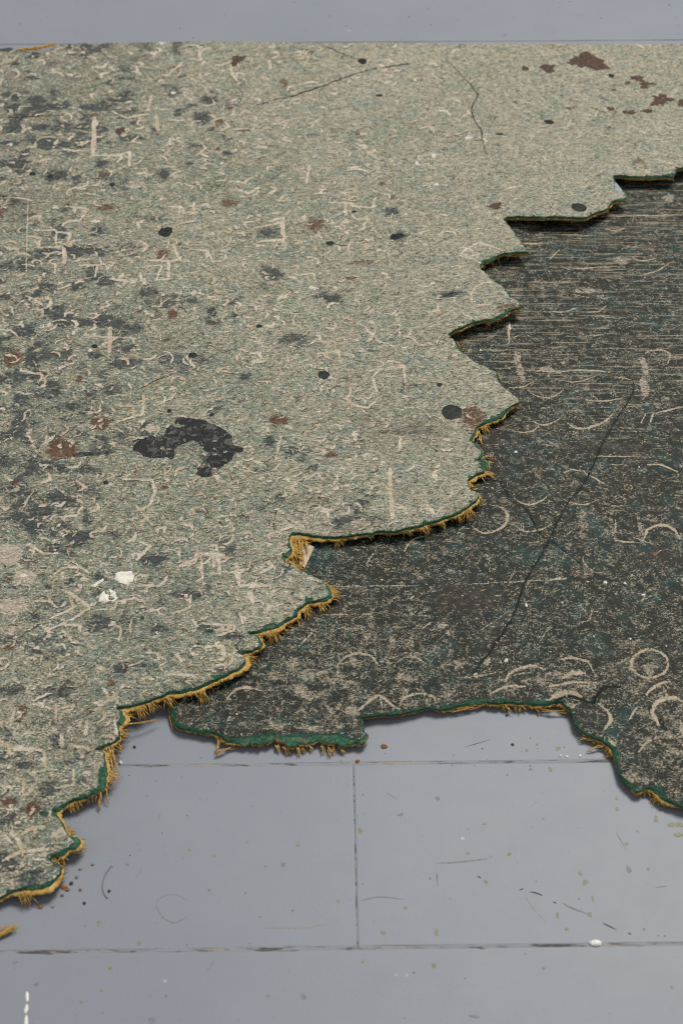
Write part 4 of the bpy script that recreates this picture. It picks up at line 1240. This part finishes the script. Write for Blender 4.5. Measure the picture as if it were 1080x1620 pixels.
def torn_edge(loop, parent, bevels, jutes, seed, jute_base, fringe_len, fringe_n, mat_j):
    n = len(loop)
    xy, zt = loop[:, :2], loop[:, 2]
    ker = 5
    tan = sum(np.roll(xy, -k, 0) - np.roll(xy, k, 0) for k in range(1, ker + 1))
    nor = np.stack([tan[:, 1], -tan[:, 0]], 1)
    nor /= np.linalg.norm(nor, axis=1, keepdims=True) + 1e-12
    # outward test
    u, v = to_px(xy[:, 0], xy[:, 1], zt)
    x, y = xy[:, 0], xy[:, 1]
    nz = lambda s, k: vnoise(x, y, s, seed + k) - 0.5
    bev = 0.00022 + 0.0007 * np.clip(nz(140, 1) * 2, 0, 1) ** 2
    jut = jute_base + 0.0016 * nz(70, 2) + 0.0012 * nz(230, 22)
    for bu, bv, br, bw in bevels:
        bev = np.maximum(bev, bw * np.exp(-((u - bu) ** 2 + (v - bv) ** 2) / br ** 2))
    for bu, bv, br, bw in jutes:
        k = np.exp(-((u - bu) ** 2 + (v - bv) ** 2) / br ** 2)
        jut = jut * (1 - k) + bw * k

    bev = bev * (0.55 + 0.9 * vnoise(x, y, 330, seed + 31) * 0.6 + 0.5 * vnoise(x, y, 900, seed + 32))

    def row(o, dz):
        p = xy + nor * np.asarray(o).reshape(-1, 1)
        return np.stack([p[:, 0], p[:, 1], np.maximum(zt + dz, 0.0002)], 1)
    r = lambda k: 0.00035 * nz(1100, k) + 0.0003 * nz(420, k + 1)
    strip('green_core', [row(0 * x, 0 * x), row(bev * 0.3 + r(3), -0.00030 + r(4)), row(bev * 0.7 + r(5), -0.0008 + r(6)), row(bev + r(7), -0.0010 + r(8)),
                         row(bev + r(9) - 0.0001, -T_CORE + r(10)), row(bev - 0.0012, -T_CORE)], M['core'], parent)
    jag = 0.0013 * nz(1400, 12) + 0.0009 * nz(560, 13)
    jo = bev + jut
    strip('jute_backing', [row(bev - 0.0015, -T_CORE + 0.0001), row(jo * 0.4 + bev * 0.6, -T_CORE - 0.0001 + r(14)), row(jo + jag, -T_CORE - 0.00045 + r(15)),
                           row(jo + jag * 1.2 - 0.0001, -T_CORE - 0.0009 + r(16)), row(jo - 0.0005, -T_ALL), row(jo - 0.009, -T_ALL)], mat_j, parent)
    V, F = [], []
    vis = np.nonzero((u > -20) & (u < 1100) & (v > 90) & (v < 1460))[0]
    cl = [int(random.choice(vis)) for _ in range(fringe_n // 13)]
    for _ in range(fringe_n):
        i = (random.choice(cl) + int(random.gauss(0, 3))) % n
        if jut[i] < -0.0003 or random.random() > np.clip(0.35 + jut[i] / 0.0012, 0.1, 1):
            continue
        nm, tg = nor[i], np.array([-nor[i][1], nor[i][0]])
        a0 = random.gauss(0, 0.28)
        for f in range(random.randint(2, 5)):
            a = a0 + random.gauss(0, 0.22)
            L = fringe_len * random.choice([0.4, 0.6, 0.8, 1.0, 1.2, 2.2]) * (0.6 + 0.8 * min(1, max(0, jut[i] / 0.0015)))
            d = nm * math.cos(a) + tg * math.sin(a)
            p = xy[i] + nm * (jo[i] - 0.0006) + tg * random.gauss(0, 0.0004)
            z = zt[i] - T_CORE - random.uniform(0.0001, T_JUTE)
            pts, cz = [], random.uniform(0.15, 0.9)
            for q in range(4):
                t = q / 3
                pts.append((p[0] + d[0] * L * t, p[1] + d[1] * L * t, max(0.0003, z - cz * L * t * t)))
            w = random.uniform(0.00013, 0.00028)
            tube(V, F, pts, [w, w * 0.95, w * 0.75, w * 0.25], 3)
    if V:
        o = adopt(link('jute_fringe', mesh_from('jute_fringe', V, F), mat_j), parent)
        o['kind'] = 'stuff'


LB = [(160, 1235, 22, 0.0022), (120, 1334, 14, 0.0022), (90, 1278, 18, 0.0012), (100, 1345, 16, 0.0014), (60, 1402, 26, 0.0013), (755, 700, 22, 0.0013), (768, 732, 14, 0.0016), (520, 938, 16, 0.0014), (412, 1018, 10, 0.0016),
      (430, 990, 22, 0.0011), (191, 1136, 14, 0.0016), (985, 310, 12, 0.0016), (785, 658, 24, 0.0013), (770, 407, 18, 0.0012), (450, 876, 14, 0.0014), (790, 500, 26, 0.0008), (300, 1090, 40, 0.0008), (1020, 278, 50, 0.0007)]
LJ = [(474, 858, 18, 0.0032), (470, 885, 12, 0.004), (195, 1128, 22, 0.0022), (385, 1040, 16, 0.0024), (476, 975, 16, 0.002), (430, 998, 24, 0.002), (300, 1092, 60, 0.0016), (172, 1210, 28, 0.0014), (130, 1340, 18, 0.002), (80, 1400, 26, 0.0022), (755, 757, 18, 0.002),
      (745, 800, 20, 0.0014), (790, 600, 40, -0.0002), (815, 372, 20, -0.0006), (740, 560, 26, -0.0006), (790, 448, 24, -0.0006), (490, 908, 22, -0.0004), (978, 292, 12, -0.0006), (820, 610, 14, -0.0004), (600, 66, 520, -0.0008), (100, 66, 200, -0.0004), (1000, 66, 220, -0.0008)]
torn_edge(max(loopsL, key=len), light, LB, LJ, 200, 0.00075, 0.0017, 1300, M['jute'])
DB = [(405, 1168, 36, 0.0030), (470, 1168, 36, 0.0036), (530, 1166, 30, 0.0040), (570, 1170, 14, 0.0015), (277, 1133, 16, 0.0012), (320, 1154, 24, 0.001), (755, 1108, 24, 0.0012), (1040, 1256, 16, 0.0014), (975, 1200, 20, 0.0008), (1000, 1244, 20, 0.0010), (850, 1110, 40, 0.0006)]
DJ = [(480, 1170, 90, 0.0001), (820, 1112, 40, 0.0008), (880, 1112, 20, 0.0008), (958, 1180, 16, 0.001), (1045, 1260, 24, 0.0014), (350, 1165, 14, 0.0008), (910, 1145, 20, -0.0008), (985, 1225, 20, -0.0006), (578, 1145, 14, -0.0008), (620, 1130, 36, -0.0003), (300, 1152, 24, -0.0002)]
torn_edge(max(loopsD, key=len), dark, DB, DJ, 300, 0.0, 0.0011, 420, M['jute2'])


def thread(parent, root, tip, wpx, zr, zt, nf=3, spread=0.35, mat=None, name='jute_thread', mid=None, bend=0.06):
    """one frayed yarn: a few twisted fibres from root to tip (photo pixels at given heights)"""
    a = np.array(ray(*root, zr))
    b = np.array(ray(*tip, zt))
    m = a[2] / FPX
    A, B = np.array([a[0], a[1], zr]), np.array([b[0], b[1], zt])
    C = None
    if mid:
        c = ray(*mid, (zr + zt) / 2)
        C = np.array([c[0], c[1], (zr + zt) / 2])
    L = np.linalg.norm(B - A)
    R = wpx * m / 2
    sd = np.array([-(B - A)[1], (B - A)[0], 0]) / (L + 1e-9)
    V, F = [], []
    bb = random.gauss(0, bend)
    for f in range(nf):
        o = (f - (nf - 1) / 2) / max(nf, 1) * 1.3
        fl = random.uniform(0.82, 1.05)
        ph = random.uniform(0, 6.28)
        pts, rad = [], []
        N = 7
        for q in range(N + 1):
            t = q / N * fl
            p = A + (B - A) * t if C is None else (1 - t) ** 2 * A + 2 * t * (1 - t) * (2 * C - 0.5 * (A + B)) + t * t * B
            p = p + sd * (R * o * (1 + spread * 2.5 * t * t) + bb * L * t * (1 - t) * 2 + R * 0.35 * math.sin(ph + t * 9))
            p = p + np.array([0, 0, R * 0.5 * math.cos(ph + t * 9) + 0.0004 * math.sin(math.pi * t)])
            p[2] = max(p[2], 0.0003)
            pts.append(tuple(p))
            rad.append(max(R / nf * 1.25, 0.00011) * (1 - 0.65 * (q / N) ** 3))
        tube(V, F, pts, rad, 5)
    o = link(name, mesh_from(name, V, F), mat or M['jute'])
    return adopt(o, parent) if parent else o


def zl(u, v, d=0.0025):
    x, y, _ = ray(u, v, 0.007)
    return float(light_height(np.array(x), np.array(y))) - d


LT = [((196, 1146), (255, 1138), 3.5, 0.0035), ((178, 1178), (191, 1231), 3.2, 0.0012), ((173, 1186), (179, 1235), 3, 0.0015), ((168, 1192), (184, 1188), 2.5, 0.002), ((168, 1200), (184, 1196), 2.5, 0.002), ((167, 1214), (178, 1210), 2.5, 0.002),
      ((166, 1227), (179, 1222), 2.5, 0.002), ((164, 1238), (180, 1234), 2.5, 0.0015), ((186, 1170), (191, 1194), 3, 0.0015), ((160, 1254), (157, 1283), 5, 0.001), ((168, 1248), (171, 1274), 3.5, 0.001), ((146, 1259), (147, 1271), 3.5, 0.002), ((139, 1261), (138, 1273), 3, 0.002), ((152, 1258), (152, 1270), 3, 0.002),
      ((194, 1121), (242, 1110), 5, 0.003), ((193, 1127), (223, 1121), 3, 0.003), ((194, 1133), (228, 1127), 3, 0.003), ((226, 1110), (227, 1134), 3, 0.002), ((216, 1112), (217, 1129), 3, 0.002), ((206, 1114), (207, 1130), 3, 0.002), ((236, 1108), (237, 1120), 3, 0.002), ((246, 1105), (247, 1117), 3, 0.002), ((260, 1102), (261, 1112), 3, 0.003),
      ((192, 1148), (206, 1158), 4, 0.002), ((190, 1154), (211, 1168), 2, 0.001), ((191, 1152), (201, 1148), 3, 0.003), ((178, 1174), (203, 1171), 4, 0.0025), ((172, 1178), (196, 1181), 3, 0.0025), ((122, 1332), (138, 1336), 4, 0.001), ((116, 1339), (138, 1343), 4, 0.001), ((108, 1344), (137, 1348), 3.5, 0.001), ((124, 1328), (136, 1328), 4, 0.0015), ((100, 1347), (120, 1350), 4, 0.0015),
      ((97, 1370), (108, 1376), 3, 0.001), ((93, 1384), (105, 1390), 4, 0.001), ((78, 1386), (73, 1414), 4, 0.002), ((71, 1396), (82, 1410), 4, 0.001), ((56, 1402), (57, 1419), 5, 0.001), ((82, 1392), (96, 1398), 5, 0.001), ((40, 1404), (38, 1414), 4, 0.001), ((64, 1398), (68, 1414), 4, 0.001), ((0, 1418), (6, 1428), 3, 0.0008),
      ((471, 965), (476, 985), 5, 0.0055), ((481, 960), (483, 983), 4.5, 0.0055), ((426, 994), (453, 1003), 3, 0.0055), ((440, 988), (464, 991), 6, 0.006), ((446, 992), (456, 1000), 4, 0.006), ((408, 998), (419, 1018), 5, 0.0055), ((412, 1021), (423, 1023), 3, 0.0055), ((424, 998), (426, 1013), 4, 0.0055), ((386, 1032), (394, 1053), 7, 0.0055), ((388, 1036), (388, 1056), 5, 0.0055), ((396, 1028), (400, 1034), 4, 0.0055), ((470, 980), (475, 996), 2.5, 0.0052),
      ((462, 855), (509, 856), 3.2, 0.0068), ((462, 860), (496, 859), 3, 0.0066), ((461, 850), (506, 852), 3, 0.0072), ((461, 868), (484, 868), 2.6, 0.006), ((463, 878), (484, 877), 2.6, 0.0058), ((466, 852), (469, 893), 3.4, 0.0056), ((472, 852), (474, 896), 3.2, 0.0056), ((478, 852), (479, 901), 3.4, 0.0056), ((484, 853), (486, 880), 3.2, 0.0058), ((462, 870), (466, 890), 4, 0.0058),
      ((758, 690), (762, 706), 4, 0.0055), ((756, 682), (760, 694), 3, 0.0055), ((766, 723), (781, 722), 3.2, 0.0055), ((771, 732), (782, 733), 2.8, 0.0055), ((762, 749), (784, 752), 5, 0.0055), ((768, 750), (785, 758), 4, 0.0055), ((742, 760), (751, 761), 2.5, 0.0055), ((742, 766), (750, 767), 2.5, 0.0055), ((744, 771), (752, 770), 2.5, 0.0055), ((747, 774), (758, 774), 3, 0.0055), ((770, 735), (777, 744), 4, 0.0055),
      ((810, 638), (827, 643), 5, 0.006), ((804, 645), (812, 650), 4, 0.006), ((572, 848), (594, 851), 4, 0.006), ((698, 822), (701, 837), 4, 0.006), ((584, 850), (588, 856), 3, 0.006), ((752, 788), (763, 797), 4, 0.006), ((748, 795), (756, 803), 4, 0.006), ((725, 812), (731, 818), 3, 0.006), ((710, 817), (716, 826), 3, 0.006), ((549, 848), (552, 856), 2.5, 0.006), ((515, 852), (512, 860), 3, 0.006),
      ((360, 1066), (366, 1076), 4, 0.0055), ((345, 1074), (349, 1083), 4, 0.0055), ((376, 1058), (386, 1068), 6, 0.0055), ((318, 1088), (340, 1090), 4, 0.0055), ((290, 1096), (293, 1110), 4, 0.0055), ((300, 1093), (305, 1106), 4, 0.0055), ((280, 1098), (281, 1108), 3, 0.0055), ((310, 1090), (312, 1100), 4, 0.0055), ((200, 1116), (240, 1112), 4, 0.004),
      ((800, 402), (803, 412), 3, 0.0062), ((786, 405), (789, 416), 3, 0.0062), ((812, 400), (816, 410), 3, 0.0062), ((825, 400), (827, 408), 3, 0.0062), ((776, 411), (779, 420), 3, 0.0062), ((832, 399), (838, 404), 4, 0.0065), ((798, 496), (806, 502), 3, 0.0062), ((812, 487), (820, 492), 3, 0.0062), ((730, 545), (737, 552), 3, 0.0058), ((722, 541), (731, 556), 3, 0.0058), ((788, 592), (794, 604), 2.5, 0.0058)]
for r0, t0, w, z1 in LT:
    thread(light, r0, t0, w, zl(*r0), z1, 2 if w < 3.4 else 3)
DTn = [((269, 1116), (273, 1156), 4.5, .001), ((346, 1163), (341, 1196), 5.5, .0008), ((341, 1192), (376, 1181), 5, .001), ((354, 1164), (357, 1180), 5, .0012), ((322, 1157), (354, 1163), 3.5, .002), ((285, 1152), (300, 1156), 3.5, .002), ((436, 1178), (443, 1190), 5, .0012), ((448, 1179), (458, 1196), 6, .001), ((469, 1180), (474, 1196), 5.5, .001),
       ((478, 1178), (481, 1192), 5, .001), ((490, 1178), (494, 1190), 5, .001), ((509, 1178), (512, 1194), 5.5, .001), ((519, 1180), (522, 1198), 5, .001), ((527, 1178), (529, 1194), 5, .001), ((536, 1177), (544, 1194), 6, .001), ((412, 1174), (418, 1182), 5, .0015), ((440, 1178), (440, 1186), 4, .0015),
       ((713, 1126), (765, 1116), 4.5, .0018), ((666, 1123), (698, 1122), 3, .0022), ((691, 1121), (695, 1129), 3, .0015), ((632, 1129), (634, 1136), 2.5, .0015), ((660, 1125), (662, 1131), 2.5, .0015), ((790, 1113), (800, 1125), 4, .0015), ((797, 1113), (811, 1132), 4.5, .001), ((810, 1113), (816, 1126), 4, .0015), ((819, 1113), (823, 1128), 4, .0015), ((826, 1112), (831, 1125), 4, .0015), ((833, 1112), (837, 1123), 4, .0015),
       ((841, 1114), (855, 1130), 4.5, .001), ((850, 1114), (859, 1125), 4, .0015), ((856, 1124), (902, 1127), 5, .0018), ((938, 1170), (912, 1169), 5.5, .0015), ((956, 1180), (926, 1188), 4.5, .001), ((972, 1194), (956, 1196), 6, .001), ((962, 1184), (954, 1186), 4, .0015), ((948, 1172), (936, 1176), 4, .0015),
       ((1014, 1250), (1021, 1260), 4, .001), ((1022, 1250), (1030, 1264), 4.5, .001), ((1033, 1254), (1044, 1268), 4.5, .001), ((1044, 1262), (1052, 1277), 5, .001), ((1054, 1268), (1068, 1279), 5, .001), ((1066, 1272), (1078, 1279), 5, .001)]
for r0, t0, w, z1 in DTn:
    thread(dark, r0, t0, w, 0.0022, z1, 3 if w < 5 else 4, 0.45, M['jute'] if r0[1] > 1160 else M['jute2'])


# ------------------------------------------------------------------ dried paint and plaster on the pale sheet
def surf(x, y):
    return bil(ZL, xs, ys, np.atleast_1d(np.asarray(x, float)), np.atleast_1d(np.asarray(y, float))).reshape(np.shape(x))


def poly_patch(name, pix, mat, parent, th, amp, seed, label=None):
    poly = rough_poly(pix, light_height, amp, seed, 0.0008)
    g = 0.00035
    px = np.arange(poly[:, 0].min() - 0.002, poly[:, 0].max() + 0.002, g)
    py = np.arange(poly[:, 1].min() - 0.002, poly[:, 1].max() + 0.002, g)
    S = sdf(poly, px, py, 0.004)
    X, Y = np.meshgrid(px, py)
    hole = fbm(X, Y, 190, seed + 5, 3)
    S = S - 0.0003 + 0.0011 * (fbm(X, Y, 420, seed + 6, 3) - 0.5)
    S = np.minimum(S, (0.76 - hole) * 0.01)
    Z = surf(X, Y) + th * smooth(-0.0001, 0.0008, S) + 0.00004 * (fbm(X, Y, 700, seed + 8, 2) - 0.5)
    m, _ = grid_sheet(name, S, px, py, Z, {'dummy': np.zeros(S.shape)})
    o = adopt(link(name, m, mat), parent)
    if label:
        o['label'] = label
    return o


BP = [(180 + x / 4.5, 630 + y / 4.5) for x, y in [(470, 125), (560, 145), (640, 150), (720, 190), (800, 225), (850, 270), (862, 340), (928, 350), (915, 385), (862, 400), (850, 440), (790, 485), (700, 500), (710, 555), (640, 565), (585, 540), (590, 495), (640, 480), (660, 430), (700, 400),
      (640, 370), (600, 320), (560, 305), (480, 335), (430, 370), (440, 420), (400, 445), (370, 420), (340, 430), (280, 430), (210, 415), (180, 390), (130, 380), (140, 300), (170, 280), (200, 290), (250, 275), (290, 260), (310, 290), (340, 270), (370, 220), (350, 200), (430, 185), (440, 150)]]
poly_patch('paint_patch', BP, M['black'], light, 0.00012, 0.00045, 401, 'hook-shaped patch of worn black paint')
for pix in ([(183, 905), (200, 903), (210, 905), (214, 912), (214, 921), (205, 924), (190, 922), (181, 917)], [(155, 945), (162, 934), (175, 931), (184, 936), (187, 947), (180, 953), (165, 952), (154, 954)], [(143, 926), (155, 920), (164, 912), (166, 920), (158, 924), (150, 931)]):
    poly_patch('plaster_blob', pix, M['plaster'], light, 0.0004, 0.0006, 420 + int(pix[0][0]), 'white plaster spatter')


def ls(x, y):
    return surf(x, y)


for u, v, a, b in [(714, 652, 16, 12), (512, 593, 9, 7), (627, 374, 11, 5.5), (915, 328, 13, 6.5), (522, 385, 7, 3.6), (262, 367, 11, 8), (305, 562, 7, 4.5), (150, 548, 5, 3), (868, 193, 8, 4), (573, 97, 7, 5), (52, 275, 5, 3), (80, 279, 5, 3), (178, 292, 4, 3), (168, 763, 4, 3), (695, 609, 5, 3), (335, 656, 3.5, 3), (600, 151, 5, 2), (410, 516, 5, 3), (268, 650, 3, 3),
                   (966, 120, 5, 3), (560, 335, 4, 2)]:
    adopt(disc('paint_spot', u, v, a, b, M['drip'], ls, None, 0.00014, 0.16 if a < 13 else 0.06), light)
for pts, w in [([(526, 386), (540, 388), (551, 389)], 3), ([(634, 374), (645, 373), (652, 373)], 2.4), ([(700, 471), (712, 466), (722, 463)], 7), ([(783, 211), (790, 213), (800, 214)], 4)]:
    adopt(ribbon('paint_streak', pts, w, M['drip'], ls, None, 0.0001), light)
adopt(ribbon('paint_streak', [(116, 721), (135, 719), (155, 718), (172, 715)], 8, M['black'], ls, None, 0.0001, 0.3), light)
for u, v, a, b, rg in [(930, 97, 27, 12, .35), (866, 108, 13, 6, .35), (906, 99, 7, 5, .35), (830, 108, 5, 4, .3), (1045, 158, 15, 8, .5), (1008, 124, 9, 5, .4), (1019, 134, 10, 5, .5), (995, 178, 9, 4, .4), (1023, 176, 8, 4, .35), (965, 172, 6, 3, .3), (992, 131, 5, 2.4, .3), (375, 95, 11, 7, .5), (190, 207, 7, 5, .35),
                        (783, 326, 11, 5, .4), (970, 142, 4, 2, .3), (1078, 164, 6, 5, .3), (24, 762, 5, 4, .4), (1032, 133, 5, 2, .3)]:
    adopt(disc('brown_spot', u, v, a, b, M['brown'], ls, None, 0.00012, rg), light)
# pale blue paint on the lifted corner and a green chip at the tear
poly_patch('blue_paint_smear', [(971, 284), (977, 291), (983, 299), (985, 306), (978, 308), (972, 298)], mat_plain('pale_blue_paint', (0.25, 0.30, 0.33), 0.6, 0.3, 500), light, 0.0001, 0.0002, 451, 'pale blue paint on the torn corner')

# ------------------------------------------------------------------ loose things
# strip of jute curled over the far edge
fz = zl(60, 80, -0.0006)
for k, (a, b) in enumerate([((26, 80), (62, 77)), ((40, 79), (76, 75)), ((55, 78), (91, 69)), ((62, 76), (89, 71)), ((30, 77), (66, 79))]):
    thread(light, a, b, 5, fz, fz + 0.0012, 4, 0.3)

tuft = empty('jute_tuft', 'loose orange jute tuft on the grey floor at the left edge', 'fibre tuft', (*ray(8, 1474)[:2], 0))
for k in range(9):
    thread(tuft, (-14, 1488 + random.uniform(-5, 4)), (20 + random.uniform(-5, 9), 1463 + random.uniform(-5, 7)), 4.5, 0.0008 + 0.0002 * (k % 4), 0.0012 + 0.0002 * (k % 5), 3, 0.3)

# paper scrap showing through the torn corner
q = [ray(u, v, 0.0058) for u, v in [(474, 858), (486, 860), (497, 865), (490, 880), (482, 899), (474, 893), (470, 876)]]
V = [(x, y, 0.0058 + 0.0004 * math.sin(i * 1.7)) for i, (x, y, _) in enumerate(q)] + [(x, y, 0.0055 + 0.0004 * math.sin(i * 1.7)) for i, (x, y, _) in enumerate(q)]
n = len(q)
F = [tuple(range(n))[::-1], tuple(range(n, 2 * n))] + [(i, (i + 1) % n, n + (i + 1) % n, n + i) for i in range(n)]
tag(link('paper_scrap', mesh_from('paper_scrap', V, F, False), M['paper']), 'beige paper scrap under the frayed inner corner of the pale sheet', 'paper scrap')


def crumb(name, u, v, rx, ry, h, mat, label, cat, group=None):
    """an irregular crumb resting on the floor"""
    x, y, t = ray(u, v, 0)
    m = t / FPX
    V, F = [], []
    ns, nr_ = 9, 4
    pr = [random.uniform(0.75, 1.2) for _ in range(ns)]
    for k in range(nr_):
        a = k / (nr_ - 1) * math.pi / 2
        for i in range(ns):
            A = i * 6.2832 / ns
            r = math.cos(a) * pr[i] * random.uniform(0.9, 1.1) + 0.03
            V.append((x + rx * m * r * math.cos(A), y + ry * m * r * math.sin(A) / 0.85, h * math.sin(a) * random.uniform(0.85, 1.1) + 0.00003))
    for k in range(nr_ - 1):
        for i in range(ns):
            j = (i + 1) % ns
            F.append((k * ns + i, k * ns + j, (k + 1) * ns + j, (k + 1) * ns + i))
    F.append(tuple((nr_ - 1) * ns + i for i in range(ns)))
    F.append(tuple(range(ns))[::-1])
    return tag(link(name, mesh_from(name, V, F, False), mat), label, cat, group)


crumb('paint_chip', 940, 1493, 10, 5, 0.0012, M['white'], 'white paint chip lying in the nearest floor seam, at right', 'paint chip')
crumb('plaster_crumb', 191, 1207, 3.2, 3, 0.0012, M['white'], 'tiny white crumb at the left end of the upper floor seam', 'crumb')
crumb('fibre_crumb', 607, 1181, 5, 3.5, 0.001, M['crumb'], 'orange brown crumb right of the dark green torn tip', 'crumb')
crumb('fibre_crumb', 565, 1205, 4, 3, 0.001, M['crumb'], 'small brown crumb in the seam where the board joint begins', 'crumb')
for u, v, a, b, mt, lab in [
        (101, 1404, 5, 4, 'crumb', 'largest orange brown crumb right of the lowest left tip'), (107, 1408, 4, 3, 'crumb', 'orange crumb touching the largest crumb by the left tip'),
        (113, 1398, 3, 3, 'speck', 'dark crumb at the upper right of the crumb cluster by the left tip'), (127, 1408, 2.5, 2, 'crumb', 'small orange crumb at the right end of the crumb cluster'),
        (122, 1388, 2.5, 3, 'brownscuff', 'grey crumb just above the crumb cluster by the left tip'), (147, 1368, 3, 2, 'tan', 'tan crumb between the torn left edge and the hair'),
        (64, 1435, 4.5, 3.5, 'crumb', 'orange crumb below the frayed fringe of the left tip'), (84, 1434, 3, 2.6, 'tan', 'tan crumb right of the orange crumb below the left fringe'),
        (99, 1417, 3, 2, 'crumb', 'small orange crumb at the bottom of the crumb cluster'), (127, 1375, 3, 2, 'tan', 'tan crumb beside the notch above the left tip')]:
    crumb('fibre_crumb', u, v, a, b, 0.0007, M[mt], lab, 'crumb', 'crumbs below the left tip')
for u, v, lab in [(36, 1427, 'black grain under the frayed lower left edge of the pale sheet'), (134, 1429, 'black grain below the crumbs, left of the hair end'),
                  (173, 1410, 'black grain inside the curve of the hair'), (213, 1182, 'black grain right of the loose jute ladder')]:
    crumb('grit_grain', u, v, 2.6, 2.4, 0.0007, M['speck'], lab, 'grit', 'black grains on the floor')
for u, v, lab in [(801, 1132, 'black grain close under the frayed edge of the dark sheet'), (810, 1178, 'black grain between the dark sheet and the upper seam')]:
    crumb('grit_grain', u, v, 2.4, 2.0, 0.0006, M['speck'], lab, 'grit', 'black grains on the floor')
for u, v, lab in [(886, 1196, 'leftmost of three tiny white crumbs on the upper seam'), (896, 1197, 'middle one of three tiny white crumbs on the upper seam'), (917, 1196, 'rightmost of three tiny white crumbs on the upper seam')]:
    crumb('plaster_crumb', u, v, 2.4, 2.0, 0.0006, M['white'], lab, 'crumb', 'white crumbs at the seam')

# a hair lying on the floor
V, F = [], []
pts = []
for u, v in spline([(177, 1369), (166, 1385), (162, 1402), (166, 1416), (171, 1421)], 4):
    x, y, t = ray(u, v, 0.0003)
    pts.append((x, y, 0.00025))
tube(V, F, pts, [0.00018] * len(pts), 5)
tag(link('hair', mesh_from('hair', V, F), M['scuff']), 'curved dark hair on the grey floor beside the left torn edge', 'hair')

print('tris', sum(len(o.data.polygons) for o in bpy.data.objects if o.type == 'MESH') * 2)
